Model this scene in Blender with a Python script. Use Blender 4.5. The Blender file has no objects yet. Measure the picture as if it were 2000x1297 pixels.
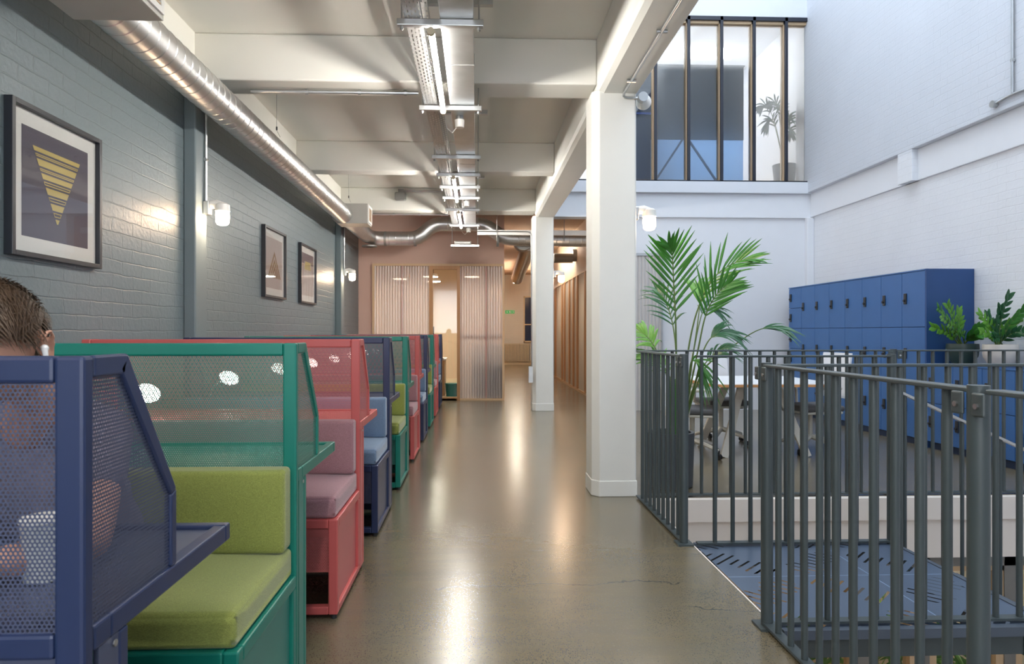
import bpy, bmesh, math, random
from math import sin, cos, pi, radians, sqrt, atan2
from mathutils import Vector, Matrix, noise
random.seed(7)
S = bpy.context.scene
COL = S.collection
# ---------------------------------------------------------------- camera
cam_d = bpy.data.cameras.new('camera'); cam = bpy.data.objects.new('camera', cam_d); COL.objects.link(cam)
cam.location = (0, 0, 1.237); cam.rotation_euler = (pi/2, 0, -radians(2.2))
cam_d.sensor_width = 36; cam_d.lens = 1333/2000*36; cam_d.shift_x = 0.0084; cam_d.clip_start = 0.05
cam_d.dof.use_dof = True; cam_d.dof.focus_distance = 3.3; cam_d.dof.aperture_fstop = 8
S.camera = cam
# ---------------------------------------------------------------- world, exposure
S.view_settings.view_transform = 'Standard'; S.view_settings.look = 'None'
S.view_settings.gamma = 1; S.view_settings.use_curve_mapping = False
S.view_settings.exposure = 0.62
S.cycles.use_denoising = True
S.cycles.transparent_max_bounces = 40; S.cycles.max_bounces = 10; S.cycles.diffuse_bounces = 6
S.cycles.glossy_bounces = 4; S.cycles.transmission_bounces = 8
S.cycles.sample_clamp_indirect = 6; S.cycles.caustics_reflective = False; S.cycles.caustics_refractive = False
W = bpy.data.worlds.new('overcast_sky'); S.world = W; W.use_nodes = True
W.node_tree.nodes['Background'].inputs[0].default_value = (.72, .84, 1, 1)
W.node_tree.nodes['Background'].inputs[1].default_value = .36
# daylight through the atrium rooflight
def area(name, loc, rot, sx, sy, power, color):
    l = bpy.data.lights.new(name, 'AREA'); l.shape = 'RECTANGLE'; l.size = sx; l.size_y = sy
    l.energy = power; l.color = color
    o = bpy.data.objects.new(name, l); COL.objects.link(o); o.location = loc; o.rotation_euler = rot; return o
area('rooflight_daylight', (3.3, 4.2, 8.3), (0, 0, 0), 3.6, 12, 300, (.80, .90, 1))
area('rear_fill_light', (-.4, -2.85, 1.9), (-pi/2, pi, 0), 2.8, 2.0, 110, (.95, .97, 1))  # unseen fill added behind the camera to lift light on frontal surfaces
TUBE_E, JAR_E, BOOTH_E, OFFICE_E = 150, 75, 20, 80
# ---------------------------------------------------------------- materials
MATS = {}
def nt(name):
    m = bpy.data.materials.new(name); m.use_nodes = True; MATS[name] = m
    return m, m.node_tree.nodes, m.node_tree.links, m.node_tree.nodes['Principled BSDF']
def mth(N, L, op, a, b=None, c=None):
    n = N.new('ShaderNodeMath'); n.operation = op
    for i, v in enumerate((a, b, c)):
        if v is None: continue
        if isinstance(v, (int, float)): n.inputs[i].default_value = v
        else: L.new(v, n.inputs[i])
    return n.outputs[0]
def coords(N, L):
    tc = N.new('ShaderNodeTexCoord'); sp = N.new('ShaderNodeSeparateXYZ'); L.new(tc.outputs['Object'], sp.inputs[0])
    return tc.outputs['Object'], sp.outputs[0], sp.outputs[1], sp.outputs[2]
def mixc(N, L, fac, a, b, blend='MIX'):
    n = N.new('ShaderNodeMix'); n.data_type = 'RGBA'; n.blend_type = blend
    for i, v in ((0, fac), (6, a), (7, b)):
        if isinstance(v, (int, float)): n.inputs[i].default_value = v
        elif isinstance(v, tuple): n.inputs[i].default_value = (*v[:3], 1)
        else: L.new(v, n.inputs[i])
    return n.outputs[2]
def noisen(N, L, vec, scale, detail=3, rough=.5):
    n = N.new('ShaderNodeTexNoise'); n.inputs['Scale'].default_value = scale
    n.inputs['Detail'].default_value = detail; n.inputs['Roughness'].default_value = rough
    L.new(vec, n.inputs['Vector']); return n.outputs[0]
def mat(name, col, rough=.5, metal=0, var=.08, vs=6, bump=0, bs=60, emit=None, es=0, spec=.5, coat=0):
    """plain surface with a little procedural colour variation and bump"""
    m, N, L, P = nt(name)
    vec, x, y, z = coords(N, L)
    n = noisen(N, L, vec, vs)
    c = mixc(N, L, n, tuple(v*(1-var) for v in col), tuple(min(1, v*(1+var)) for v in col))
    L.new(c, P.inputs['Base Color'])
    P.inputs['Roughness'].default_value = rough; P.inputs['Metallic'].default_value = metal
    P.inputs['Specular IOR Level'].default_value = spec; P.inputs['Coat Weight'].default_value = coat
    if bump:
        b = N.new('ShaderNodeBump'); b.inputs['Strength'].default_value = bump; b.inputs['Distance'].default_value = .01
        L.new(noisen(N, L, vec, bs), b.inputs['Height']); L.new(b.outputs[0], P.inputs['Normal'])
    if emit:
        P.inputs['Emission Color'].default_value = (*emit, 1); P.inputs['Emission Strength'].default_value = es
    return m
def brick_mat(name, col, rough=.5, strength=.55, axis='y', var=.05):
    m, N, L, P = nt(name)
    vec, x, y, z = coords(N, L)
    wob = noisen(N, L, vec, 3.5, 2)
    zz = mth(N, L, 'ADD', z, mth(N, L, 'MULTIPLY', mth(N, L, 'SUBTRACT', wob, .5), .022))
    wob2 = noisen(N, L, vec, 9, 3)
    zz = mth(N, L, 'ADD', zz, mth(N, L, 'MULTIPLY', mth(N, L, 'SUBTRACT', wob2, .5), .012))
    cb = N.new('ShaderNodeCombineXYZ'); L.new(mth(N, L, 'ADD', y if axis == 'y' else x, mth(N, L, 'MULTIPLY', wob2, .05)), cb.inputs[0]); L.new(zz, cb.inputs[1])
    br = N.new('ShaderNodeTexBrick'); L.new(cb.outputs[0], br.inputs['Vector'])
    br.inputs['Scale'].default_value = 1; br.inputs['Brick Width'].default_value = .235; br.inputs['Row Height'].default_value = .083
    br.inputs['Mortar Size'].default_value = .005; br.inputs['Mortar Smooth'].default_value = .6; br.inputs['Bias'].default_value = 0
    br.inputs['Color1'].default_value = (1, 1, 1, 1); br.inputs['Color2'].default_value = (.9, .9, .9, 1); br.inputs['Mortar'].default_value = (.3, .3, .3, 1)
    patch = noisen(N, L, vec, 1.6, 4)
    vis = N.new('ShaderNodeMapRange'); L.new(patch, vis.inputs[0]); vis.inputs[1].default_value = .35; vis.inputs[2].default_value = .6; vis.inputs[3].default_value = .2
    hgt = mixc(N, L, vis.outputs[0], (.8, .8, .8), br.outputs[0])
    fine = noisen(N, L, vec, 38, 5)
    h2 = mth(N, L, 'ADD', hgt, mth(N, L, 'MULTIPLY', fine, .4))
    b = N.new('ShaderNodeBump'); b.inputs['Strength'].default_value = strength; b.inputs['Distance'].default_value = .012
    L.new(h2, b.inputs['Height']); L.new(b.outputs[0], P.inputs['Normal'])
    c = mixc(N, L, noisen(N, L, vec, 2.2, 4), tuple(v*(1-var) for v in col), tuple(v*(1+var) for v in col))
    c = mixc(N, L, mth(N, L, 'MULTIPLY', br.outputs['Fac'], .12), c, tuple(v*.6 for v in col))
    L.new(c, P.inputs['Base Color']); P.inputs['Roughness'].default_value = rough
    return m
def perf_mat(name, col, axis, pitch=.0072, r=.00262, rough=.4):
    """steel sheet with staggered round holes"""
    m, N, L, P = nt(name)
    vec, x, y, z = coords(N, L)
    u = mth(N, L, 'DIVIDE', x if axis == 'x' else y, pitch); v = mth(N, L, 'DIVIDE', z, pitch*sqrt(3))
    def dist(du):
        a = mth(N, L, 'SUBTRACT', mth(N, L, 'FRACT', mth(N, L, 'ADD', u, 100+du)), .5)
        b = mth(N, L, 'MULTIPLY', mth(N, L, 'SUBTRACT', mth(N, L, 'FRACT', mth(N, L, 'ADD', v, 100+du)), .5), sqrt(3))
        return mth(N, L, 'ADD', mth(N, L, 'MULTIPLY', a, a), mth(N, L, 'MULTIPLY', b, b))
    d = mth(N, L, 'MINIMUM', dist(0), dist(.5))
    al = mth(N, L, 'GREATER_THAN', d, (r/pitch)**2)
    L.new(al, P.inputs['Alpha']); P.inputs['Base Color'].default_value = (*col, 1)
    P.inputs['Roughness'].default_value = rough
    return m
def slot_mat(name, col, metal, rough, kind):
    m, N, L, P = nt(name)
    vec, x, y, z = coords(N, L)
    P.inputs['Base Color'].default_value = (*col, 1); P.inputs['Metallic'].default_value = metal; P.inputs['Roughness'].default_value = rough
    if kind == 'tray':      # rows of short slots along y
        u = mth(N, L, 'FRACT', mth(N, L, 'DIVIDE', mth(N, L, 'ADD', x, 10), .022))
        row = mth(N, L, 'FLOOR', mth(N, L, 'DIVIDE', mth(N, L, 'ADD', x, 10), .022))
        v = mth(N, L, 'FRACT', mth(N, L, 'ADD', mth(N, L, 'DIVIDE', mth(N, L, 'ADD', y, 10), .06), mth(N, L, 'MULTIPLY', row, .5)))
        hole = mth(N, L, 'MULTIPLY', mth(N, L, 'LESS_THAN', mth(N, L, 'ABSOLUTE', mth(N, L, 'SUBTRACT', u, .5)), .2), mth(N, L, 'LESS_THAN', mth(N, L, 'ABSOLUTE', mth(N, L, 'SUBTRACT', v, .5)), .3))
    else:                   # stair landing: groups of slanting slots, changing direction from tile to tile
        T = .4
        X = mth(N, L, 'DIVIDE', mth(N, L, 'ADD', x, 10), T); Y = mth(N, L, 'DIVIDE', mth(N, L, 'ADD', y, 10.2), T)
        fx = mth(N, L, 'SUBTRACT', mth(N, L, 'FRACT', X), .5); fy = mth(N, L, 'SUBTRACT', mth(N, L, 'FRACT', Y), .5)
        par = mth(N, L, 'MODULO', mth(N, L, 'ADD', mth(N, L, 'FLOOR', X), mth(N, L, 'FLOOR', Y)), 2)
        sg = mth(N, L, 'SUBTRACT', mth(N, L, 'MULTIPLY', par, 2), 1)
        a = mth(N, L, 'ADD', fx, mth(N, L, 'MULTIPLY', sg, fy)); b = mth(N, L, 'SUBTRACT', fx, mth(N, L, 'MULTIPLY', sg, fy))
        fr = mth(N, L, 'FRACT', mth(N, L, 'MULTIPLY', mth(N, L, 'ADD', a, 10), 5.5))
        idx = mth(N, L, 'FLOOR', mth(N, L, 'MULTIPLY', mth(N, L, 'ADD', a, 10), 5.5))
        rnd = mth(N, L, 'FRACT', mth(N, L, 'MULTIPLY', mth(N, L, 'SINE', mth(N, L, 'MULTIPLY', idx, 12.9)), 437.5))
        ln = mth(N, L, 'ADD', .16, mth(N, L, 'MULTIPLY', rnd, .3))
        inn = mth(N, L, 'LESS_THAN', mth(N, L, 'MAXIMUM', mth(N, L, 'ABSOLUTE', fx), mth(N, L, 'ABSOLUTE', fy)), .40)
        hole = mth(N, L, 'MULTIPLY', mth(N, L, 'MULTIPLY', mth(N, L, 'LESS_THAN', mth(N, L, 'ABSOLUTE', mth(N, L, 'SUBTRACT', fr, .5)), .13), mth(N, L, 'LESS_THAN', mth(N, L, 'ABSOLUTE', b), ln)), inn)
        seam = mth(N, L, 'GREATER_THAN', mth(N, L, 'MAXIMUM', mth(N, L, 'ABSOLUTE', mth(N, L, 'SUBTRACT', mth(N, L, 'FRACT', mth(N, L, 'MULTIPLY', X, .5)), .5)), mth(N, L, 'ABSOLUTE', mth(N, L, 'SUBTRACT', mth(N, L, 'FRACT', mth(N, L, 'MULTIPLY', Y, .5)), .5))), .496)
        L.new(mixc(N, L, seam, col, tuple(min(1, c*2.5) for c in col)), P.inputs['Base Color'])
    L.new(mth(N, L, 'SUBTRACT', 1, hole), P.inputs['Alpha'])
    return m
def fabric(name, col):
    m, N, L, P = nt(name)
    vec, x, y, z = coords(N, L)
    mp = N.new('ShaderNodeMapping'); L.new(vec, mp.inputs[0]); mp.inputs['Scale'].default_value = (900, 260, 260)
    mp2 = N.new('ShaderNodeMapping'); L.new(vec, mp2.inputs[0]); mp2.inputs['Scale'].default_value = (220, 900, 700)
    a = noisen(N, L, mp.outputs[0], 1, 2); b = noisen(N, L, mp2.outputs[0], 1, 2)
    w = mth(N, L, 'MULTIPLY', mth(N, L, 'ADD', a, b), .5)
    mr = N.new('ShaderNodeMapRange'); L.new(w, mr.inputs[0]); mr.inputs[1].default_value = .35; mr.inputs[2].default_value = .65
    c = mixc(N, L, mr.outputs[0], tuple(v*.72 for v in col), tuple(v*1.3 for v in col))
    L.new(c, P.inputs['Base Color']); P.inputs['Roughness'].default_value = .95
    P.inputs['Sheen Weight'].default_value = .35; P.inputs['Specular IOR Level'].default_value = .2
    bp = N.new('ShaderNodeBump'); bp.inputs['Strength'].default_value = .35; bp.inputs['Distance'].default_value = .002
    L.new(w, bp.inputs['Height']); L.new(bp.outputs[0], P.inputs['Normal'])
    return m
def floor_mat():
    m, N, L, P = nt('polished_concrete')
    vec, x, y, z = coords(N, L)
    big = noisen(N, L, vec, .9, 5, .6)
    mp = N.new('ShaderNodeMapping'); L.new(vec, mp.inputs[0]); mp.inputs['Scale'].default_value = (1.2, 6, 1)
    streak = noisen(N, L, mp.outputs[0], 1.5, 6, .65)
    c = mixc(N, L, big, (.120, .096, .055), (.235, .190, .115))
    sm = N.new('ShaderNodeMapRange'); L.new(streak, sm.inputs[0]); sm.inputs[1].default_value = .35; sm.inputs[2].default_value = .7
    c = mixc(N, L, mth(N, L, 'MULTIPLY', sm.outputs[0], .55), c, (.125, .115, .088))
    vo = N.new('ShaderNodeTexVoronoi'); vo.inputs['Scale'].default_value = 120; L.new(vec, vo.inputs['Vector'])
    sz = noisen(N, L, vec, 2.3, 3)
    thr = mth(N, L, 'MULTIPLY', mth(N, L, 'SUBTRACT', sz, .18), .85)
    sp = mth(N, L, 'LESS_THAN', vo.outputs['Distance'], thr)
    c = mixc(N, L, mth(N, L, 'MULTIPLY', sp, .62), c, (.035, .032, .028))
    fine = noisen(N, L, vec, 90, 2)
    c = mixc(N, L, mth(N, L, 'MULTIPLY', mth(N, L, 'GREATER_THAN', fine, .62), .10), c, (.30, .27, .2))
    # hairline cracks running across
    wob = noisen(N, L, vec, 2.1, 5, .6)
    def crack(y0, x0, x1, w):
        t = mth(N, L, 'ABSOLUTE', mth(N, L, 'SUBTRACT', mth(N, L, 'ADD', y, mth(N, L, 'MULTIPLY', mth(N, L, 'SUBTRACT', wob, .5), .35)), y0))
        return mth(N, L, 'MULTIPLY', mth(N, L, 'LESS_THAN', t, w), mth(N, L, 'MULTIPLY', mth(N, L, 'GREATER_THAN', x, x0), mth(N, L, 'LESS_THAN', x, x1)))
    k = mth(N, L, 'MAXIMUM', crack(3.33, -.2, 1.0, .0036), mth(N, L, 'MAXIMUM', crack(5.35, -.4, .85, .0035), crack(3.02, .95, 1.3, .003)))
    k = mth(N, L, 'MAXIMUM', k, crack(7.5, -.6, 1.2, .004))
    c = mixc(N, L, mth(N, L, 'MULTIPLY', k, .9), c, (.04, .03, .02))
    L.new(c, P.inputs['Base Color'])
    r = N.new('ShaderNodeMapRange'); L.new(big, r.inputs[0]); r.inputs[3].default_value = .19; r.inputs[4].default_value = .30
    L.new(r.outputs[0], P.inputs['Roughness']); P.inputs['Specular IOR Level'].default_value = .6
    P.inputs['IOR'].default_value = 1.6; P.inputs['Coat Weight'].default_value = .35; P.inputs['Coat Roughness'].default_value = .22
    b = N.new('ShaderNodeBump'); b.inputs['Strength'].default_value = .012; b.inputs['Distance'].default_value = .001
    L.new(noisen(N, L, vec, 30, 2), b.inputs['Height']); L.new(b.outputs[0], P.inputs['Normal'])
def glass(name, rough, tint=(1, 1, 1), ior=1.45, haze=0):
    m, N, L, P = nt(name)
    a = N.new('ShaderNodeBsdfTranslucent'); a.inputs[0].default_value = (*tint, 1)
    r = N.new('ShaderNodeBsdfRefraction'); r.inputs[0].default_value = (*tint, 1); r.inputs['Roughness'].default_value = rough; r.inputs['IOR'].default_value = ior
    mx = N.new('ShaderNodeMixShader'); mx.inputs[0].default_value = .75; L.new(a.outputs[0], mx.inputs[1]); L.new(r.outputs[0], mx.inputs[2])
    g = N.new('ShaderNodeBsdfGlossy'); g.inputs['Roughness'].default_value = .1
    m2 = N.new('ShaderNodeMixShader'); m2.inputs[0].default_value = .06; L.new(mx.outputs[0], m2.inputs[1]); L.new(g.outputs[0], m2.inputs[2])
    out = [n for n in N if n.type == 'OUTPUT_MATERIAL'][0]; L.new(m2.outputs[0], out.inputs[0])
    return m
def clear_pane(name, tint=(.93, .96, .95)):
    """window glass: see-through with a sharp reflection"""
    m, N, L, P = nt(name)
    tr = N.new('ShaderNodeBsdfTransparent'); tr.inputs[0].default_value = (*tint, 1)
    gl = N.new('ShaderNodeBsdfGlossy'); gl.inputs['Roughness'].default_value = .02
    lw = N.new('ShaderNodeLayerWeight'); lw.inputs[0].default_value = .5
    fr = mth(N, L, 'ADD', .04, mth(N, L, 'MULTIPLY', .8, mth(N, L, 'POWER', lw.outputs['Facing'], 5)))
    mx = N.new('ShaderNodeMixShader'); L.new(fr, mx.inputs[0]); L.new(tr.outputs[0], mx.inputs[1]); L.new(gl.outputs[0], mx.inputs[2])
    out = [n for n in N if n.type == 'OUTPUT_MATERIAL'][0]; L.new(mx.outputs[0], out.inputs[0])
    return m
def ribbed(name, axis, tint=(.93, .87, .84)):
    """corrugated translucent polycarbonate"""
    m, N, L, P = nt(name)
    vec, x, y, z = coords(N, L)
    s = noisen(N, L, vec, 6, 2)
    b = N.new('ShaderNodeBump'); b.inputs['Strength'].default_value = .1; b.inputs['Distance'].default_value = .004; L.new(s, b.inputs['Height'])
    a = N.new('ShaderNodeBsdfTranslucent'); a.inputs[0].default_value = (*tint, 1); L.new(b.outputs[0], a.inputs['Normal'])
    d = N.new('ShaderNodeBsdfDiffuse'); d.inputs[0].default_value = (*tint, 1); L.new(b.outputs[0], d.inputs['Normal'])
    r = N.new('ShaderNodeBsdfRefraction'); r.inputs[0].default_value = (*tint, 1); r.inputs['Roughness'].default_value = .2; r.inputs['IOR'].default_value = 1.08; L.new(b.outputs[0], r.inputs['Normal'])
    g = N.new('ShaderNodeBsdfGlossy'); g.inputs['Roughness'].default_value = .2; L.new(b.outputs[0], g.inputs['Normal'])
    def mix(f, p, q):
        n = N.new('ShaderNodeMixShader'); n.inputs[0].default_value = f; L.new(p, n.inputs[1]); L.new(q, n.inputs[2]); return n.outputs[0]
    o = mix(.14, mix(.38, mix(.55 if axis == 'y' else .4, a.outputs[0], d.outputs[0]), r.outputs[0]), g.outputs[0])
    out = [n for n in N if n.type == 'OUTPUT_MATERIAL'][0]; L.new(o, out.inputs[0])
    return m
def wood(name, a, b, rough=.5):
    m, N, L, P = nt(name)
    vec, x, y, z = coords(N, L)
    mp = N.new('ShaderNodeMapping'); L.new(vec, mp.inputs[0]); mp.inputs['Scale'].default_value = (40, 40, 2.5)
    L.new(mixc(N, L, noisen(N, L, mp.outputs[0], 1, 4), a, b), P.inputs['Base Color']); P.inputs['Roughness'].default_value = rough
    return m
def emis(name, col, st):
    m, N, L, P = nt(name)
    P.inputs['Base Color'].default_value = (*col, 1); P.inputs['Emission Color'].default_value = (*col, 1); P.inputs['Emission Strength'].default_value = st
    return m
def build_mats():
    brick_mat('grey_painted_brick', (.150, .190, .208), .42)
    brick_mat('white_painted_brick', (.74, .76, .80), .6, .35)
    brick_mat('white_painted_brick_end', (.74, .72, .66), .6, .5, 'x')
    mat('grey_paint', (.145, .185, .20), .4, bump=.05)
    mat('white_plaster', (.74, .76, .80), .7, bump=.05, bs=20, var=.02)
    mat('cream_plaster', (.80, .785, .725), .7, bump=.08, bs=14, var=.03, vs=2)
    mat('column_paint', (.74, .74, .70), .55, bump=.08, bs=12, var=.03)
    mat('pink_plaster', (.60, .42, .35), .7, var=.04, vs=2)
    mat('tan_board', (.50, .36, .25), .8, var=.12, vs=3)
    mat('beige_plaster', (.66, .52, .38), .7, var=.03)
    mat('fascia_paint', (.78, .72, .66), .6, var=.02)
    floor_mat()
    for n, c in (('teal', (.004, .185, .140)), ('coral', (.58, .115, .110)), ('navy', (.018, .032, .092))):
        mat(n+'_steel', c, .38, var=.04, spec=.5)
        mat(n+'_panel', tuple(min(1, v*.95+.05) for v in c), .42, var=.06)
        k = tuple(min(1, v*1.1+.05) for v in c)
        perf_mat(n+'_mesh_x', k, 'x'); perf_mat(n+'_mesh_y', k, 'y')
    fabric('olive_fabric', (.26, .295, .075)); fabric('mauve_fabric', (.38, .20, .225)); fabric('sky_fabric', (.17, .25, .37))
    mat('black_rubber', (.015, .015, .016), .6)
    mat('black_plastic', (.02, .02, .022), .4)
    mat('galvanised', (.55, .56, .56), .33, 1, var=.15, vs=9)
    mat('duct_steel', (.58, .58, .575), .38, 1, var=.10, vs=5)
    mat('box_steel', (.42, .41, .38), .5, .3, var=.08)
    mat('dull_steel', (.30, .30, .29), .5, .7, var=.1)
    slot_mat('slotted_tray', (.50, .50, .49), 1, .4, 'tray')
    slot_mat('slotted_landing', (.105, .145, .215), .3, .34, 'landing')
    mat('landing_steel', (.07, .09, .12), .45)
    mat('rail_paint', (.052, .068, .072), .42, var=.05)
    mat('white_plastic', (.8, .79, .76), .4)
    mat('porcelain', (.82, .80, .76), .3)
    emis('tube_glow', (1, .955, .885), TUBE_E); emis('jar_glow', (1, .70, .46), JAR_E); emis('booth_glow', (1, .88, .80), BOOTH_E)
    emis('office_glow', (1, .90, .74), OFFICE_E); emis('corridor_glow', (1, .90, .76), 45); emis('upstairs_glow', (1, 1, 1), 40); emis('cafe_glow', (1, .85, .6), 10)
    emis('sign_glow', (.03, .35, .10), .4)
    wood('oak', (.42, .21, .09), (.56, .31, .14)); wood('pale_oak', (.60, .42, .25), (.68, .50, .31)); wood('edge_oak', (.55, .25, .09), (.65, .33, .13))
    mat('locker_blue', (.040, .135, .36), .42, var=.12, vs=3); mat('locker_side', (.018, .065, .20), .5, var=.15, vs=3); mat('plinth_blue', (.012, .03, .08), .6)
    mat('frame_black', (.012, .015, .022), .35); mat('mullion_black', (.012, .016, .03), .4)
    mat('picture_mount', (.80, .80, .76), .8, var=.01)
    mat('print_plum', (.085, .075, .105), .7, var=.02); mat('print_gold', (.52, .40, .10), .5); mat('print_grey', (.50, .45, .43), .8, var=.02); mat('print_bronze', (.21, .12, .03), .6)
    mat('print_rose', (.48, .36, .33), .8)
    clear_pane('picture_glass', (.98, .98, .98)); clear_pane('window_glass')
    glass('frosted_glass', .19, (.95, .98, .99), 1.1)
    ribbed('ribbed_x', 'x'); ribbed('ribbed_y', 'y', (.94, .88, .80))
    mat('grey_ribs', (.55, .53, .52), .5)
    mat('navy_board', (.006, .026, .05), .7); mat('pale_blue_board', (.22, .38, .62), .6); mat('blue_tube', (.02, .07, .40), .4); mat('navy_wall', (.012, .026, .085), .6)
    mat('leaf', (.045, .20, .025), .38, var=.45, vs=9); mat('leaf_dark', (.02, .10, .035), .3, var=.4, vs=14); mat('leaf_bright', (.11, .30, .03), .4, var=.35, vs=12)
    mat('stem_green', (.10, .17, .04), .5); mat('soil', (.10, .045, .02), .9, bump=.6, bs=40)
    mat('planter_grey', (.065, .072, .08), .45); mat('pot_green', (.03, .055, .05), .4); mat('pot_white', (.66, .62, .56), .5)
    mat('chair_frame', (.62, .60, .54), .45); mat('chair_grey', (.10, .10, .105), .7); mat('chair_white', (.72, .74, .78), .6); mat('table_white', (.80, .82, .84), .35)
    mat('skin', (.56, .30, .21), .5, var=.07, vs=18, spec=.35); mat('hair', (.062, .032, .014), .55, var=.5, vs=45); mat('shirt', (.20, .17, .21), .9, var=.1); mat('trousers', (.03, .035, .05), .9)
    mat('paper_cup', (.68, .70, .68), .6); mat('cream_paint', (.72, .62, .44), .6); mat('night_glass', (.02, .04, .10), .1)
    mat('teal_bin', (.01, .20, .17), .5); mat('oak_floor', (.45, .32, .20), .4, var=.1); mat('grey_cabinet', (.45, .42, .37), .5)
    mat('dark_cabinet', (.08, .08, .11), .6); mat('white_pen', (.8, .8, .8), .4)
build_mats()
M = MATS
def _translucent(m, col):
    N, L = m.node_tree.nodes, m.node_tree.links
    t = N.new('ShaderNodeBsdfTranslucent'); t.inputs[0].default_value = (*col, 1)
    mx = N.new('ShaderNodeMixShader'); mx.inputs[0].default_value = .85; L.new(N['Principled BSDF'].outputs[0], mx.inputs[1]); L.new(t.outputs[0], mx.inputs[2])
    L.new(mx.outputs[0], [n for n in N if n.type == 'OUTPUT_MATERIAL'][0].inputs[0])
_translucent(M['pale_blue_board'], (.50, .68, .92))
# ---------------------------------------------------------------- mesh helpers
class MB:
    def __init__(s): s.v = []; s.f = []; s.m = []; s.mi = 0
    def add(s, vs, fs):
        o = len(s.v); s.v += [tuple(v) for v in vs]; s.f += [tuple(i+o for i in f) for f in fs]; s.m += [s.mi]*len(fs); return s
    def box(s, x0, x1, y0, y1, z0, z1):
        return s.add([(x0,y0,z0),(x1,y0,z0),(x1,y1,z0),(x0,y1,z0),(x0,y0,z1),(x1,y0,z1),(x1,y1,z1),(x0,y1,z1)],
                     [(0,3,2,1),(4,5,6,7),(0,1,5,4),(1,2,6,5),(2,3,7,6),(3,0,4,7)])
    def bar(s, p, q, w, h, up=(0,0,1)):
        p, q = Vector(p), Vector(q); d = (q-p).normalized(); u = Vector(up)
        if abs(d.dot(u)) > .98: u = Vector((0,1,0))
        a = d.cross(u).normalized()*(w/2); b = a.cross(d).normalized()*(h/2)
        vs = [p-a-b, p+a-b, p+a+b, p-a+b, q-a-b, q+a-b, q+a+b, q-a+b]
        return s.add(vs, [(0,3,2,1)[::-1],(4,5,6,7)[::-1],(0,1,5,4)[::-1],(1,2,6,5)[::-1],(2,3,7,6)[::-1],(3,0,4,7)[::-1]])
    def cone(s, p, q, r0, r1, n=16, cap=True):
        p, q = Vector(p), Vector(q); d = (q-p).normalized(); u = Vector((0,0,1)) if abs(d.z) < .9 else Vector((1,0,0))
        a = d.cross(u).normalized(); b = d.cross(a)
        vs = [c + (a*cos(2*pi*i/n)+b*sin(2*pi*i/n))*r for c, r in ((p,r0),(q,r1)) for i in range(n)]
        fs = [(i, (i+1)%n, n+(i+1)%n, n+i) for i in range(n)]
        if cap: fs += [tuple(range(n))[::-1], tuple(range(n, 2*n))]
        return s.add(vs, fs)
    def cyl(s, p, q, r, n=16): return s.cone(p, q, r, r, n)
    def tube(s, pts, r, n=12, cap=True):
        pts = [Vector(p) for p in pts]; rs = r if isinstance(r, (list, tuple)) else [r]*len(pts)
        vs = []; prev = None
        for i, p in enumerate(pts):
            d = (pts[min(i+1, len(pts)-1)]-pts[max(i-1, 0)]).normalized()
            if prev is None:
                u = Vector((0,0,1)) if abs(d.z) < .9 else Vector((1,0,0)); a = d.cross(u).normalized()
            else: a = (prev - d*prev.dot(d)).normalized()
            prev = a; b = d.cross(a)
            vs += [p+(a*cos(2*pi*k/n)+b*sin(2*pi*k/n))*rs[i] for k in range(n)]
        fs = []
        for i in range(len(pts)-1):
            for k in range(n): fs.append((i*n+k, i*n+(k+1)%n, (i+1)*n+(k+1)%n, (i+1)*n+k))
        if cap: fs += [tuple(range(n))[::-1], tuple(range((len(pts)-1)*n, len(pts)*n))]
        return s.add(vs, fs)
    def lathe(s, prof, c=(0,0,0), n=24, mat4=None):
        vs = []; 
        for r, z in prof:
            for k in range(n): vs.append(Vector((r*cos(2*pi*k/n), r*sin(2*pi*k/n), z)))
        if mat4: vs = [mat4 @ v for v in vs]
        vs = [v+Vector(c) for v in vs]
        fs = []
        for i in range(len(prof)-1):
            for k in range(n): fs.append((i*n+k, i*n+(k+1)%n, (i+1)*n+(k+1)%n, (i+1)*n+k))
        if prof[0][0] > 1e-4: fs.append(tuple(range(n))[::-1])
        if prof[-1][0] > 1e-4: fs.append(tuple(range((len(prof)-1)*n, len(prof)*n)))
        return s.add(vs, fs)
    def ell(s, c, r, n=16, m=10, mat4=None):
        vs = []; fs = []
        for i in range(m+1):
            t = pi*i/m
            for k in range(n):
                v = Vector((r[0]*sin(t)*cos(2*pi*k/n), r[1]*sin(t)*sin(2*pi*k/n), r[2]*cos(t)))
                if mat4: v = mat4 @ v
                vs.append(v+Vector(c))
        for i in range(m):
            for k in range(n): fs.append((i*n+k, (i+1)*n+k, (i+1)*n+(k+1)%n, i*n+(k+1)%n))
        return s.add(vs, fs)
    def prism(s, poly, axis, a, b):
        """poly in the two other axes, extruded from a to b along axis"""
        def P(u, v, w): return {'x': (w, u, v), 'y': (u, w, v), 'z': (u, v, w)}[axis]
        n = len(poly); vs = [P(u, v, a) for u, v in poly]+[P(u, v, b) for u, v in poly]
        return s.add(vs, [tuple(range(n))[::-1], tuple(range(n, 2*n))]+[(i, (i+1)%n, n+(i+1)%n, n+i) for i in range(n)])
    def ribs(s, a0, a1, t0, z0, z1, axis, pitch=.048, amp=.011):
        n = max(2, round((a1-a0)/pitch))*8; P = lambda a, t, z: (a, t, z) if axis == 'x' else (t, a, z)
        vs = []
        for i in range(n+1):
            a = a0+(a1-a0)*i/n; f = -amp*abs(cos(pi*i/8))**.5
            vs += [P(a, t0+f, z0), P(a, t0+f, z1), P(a, t0+f+.004, z0), P(a, t0+f+.004, z1)]
        fs = []
        for i in range(n):
            k = 4*i; fs += [(k, k+4, k+5, k+1), (k+2, k+3, k+7, k+6), (k+1, k+5, k+7, k+3), (k, k+2, k+6, k+4)]
        fs += [(0, 1, 3, 2), (4*n, 4*n+2, 4*n+3, 4*n+1)]
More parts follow.
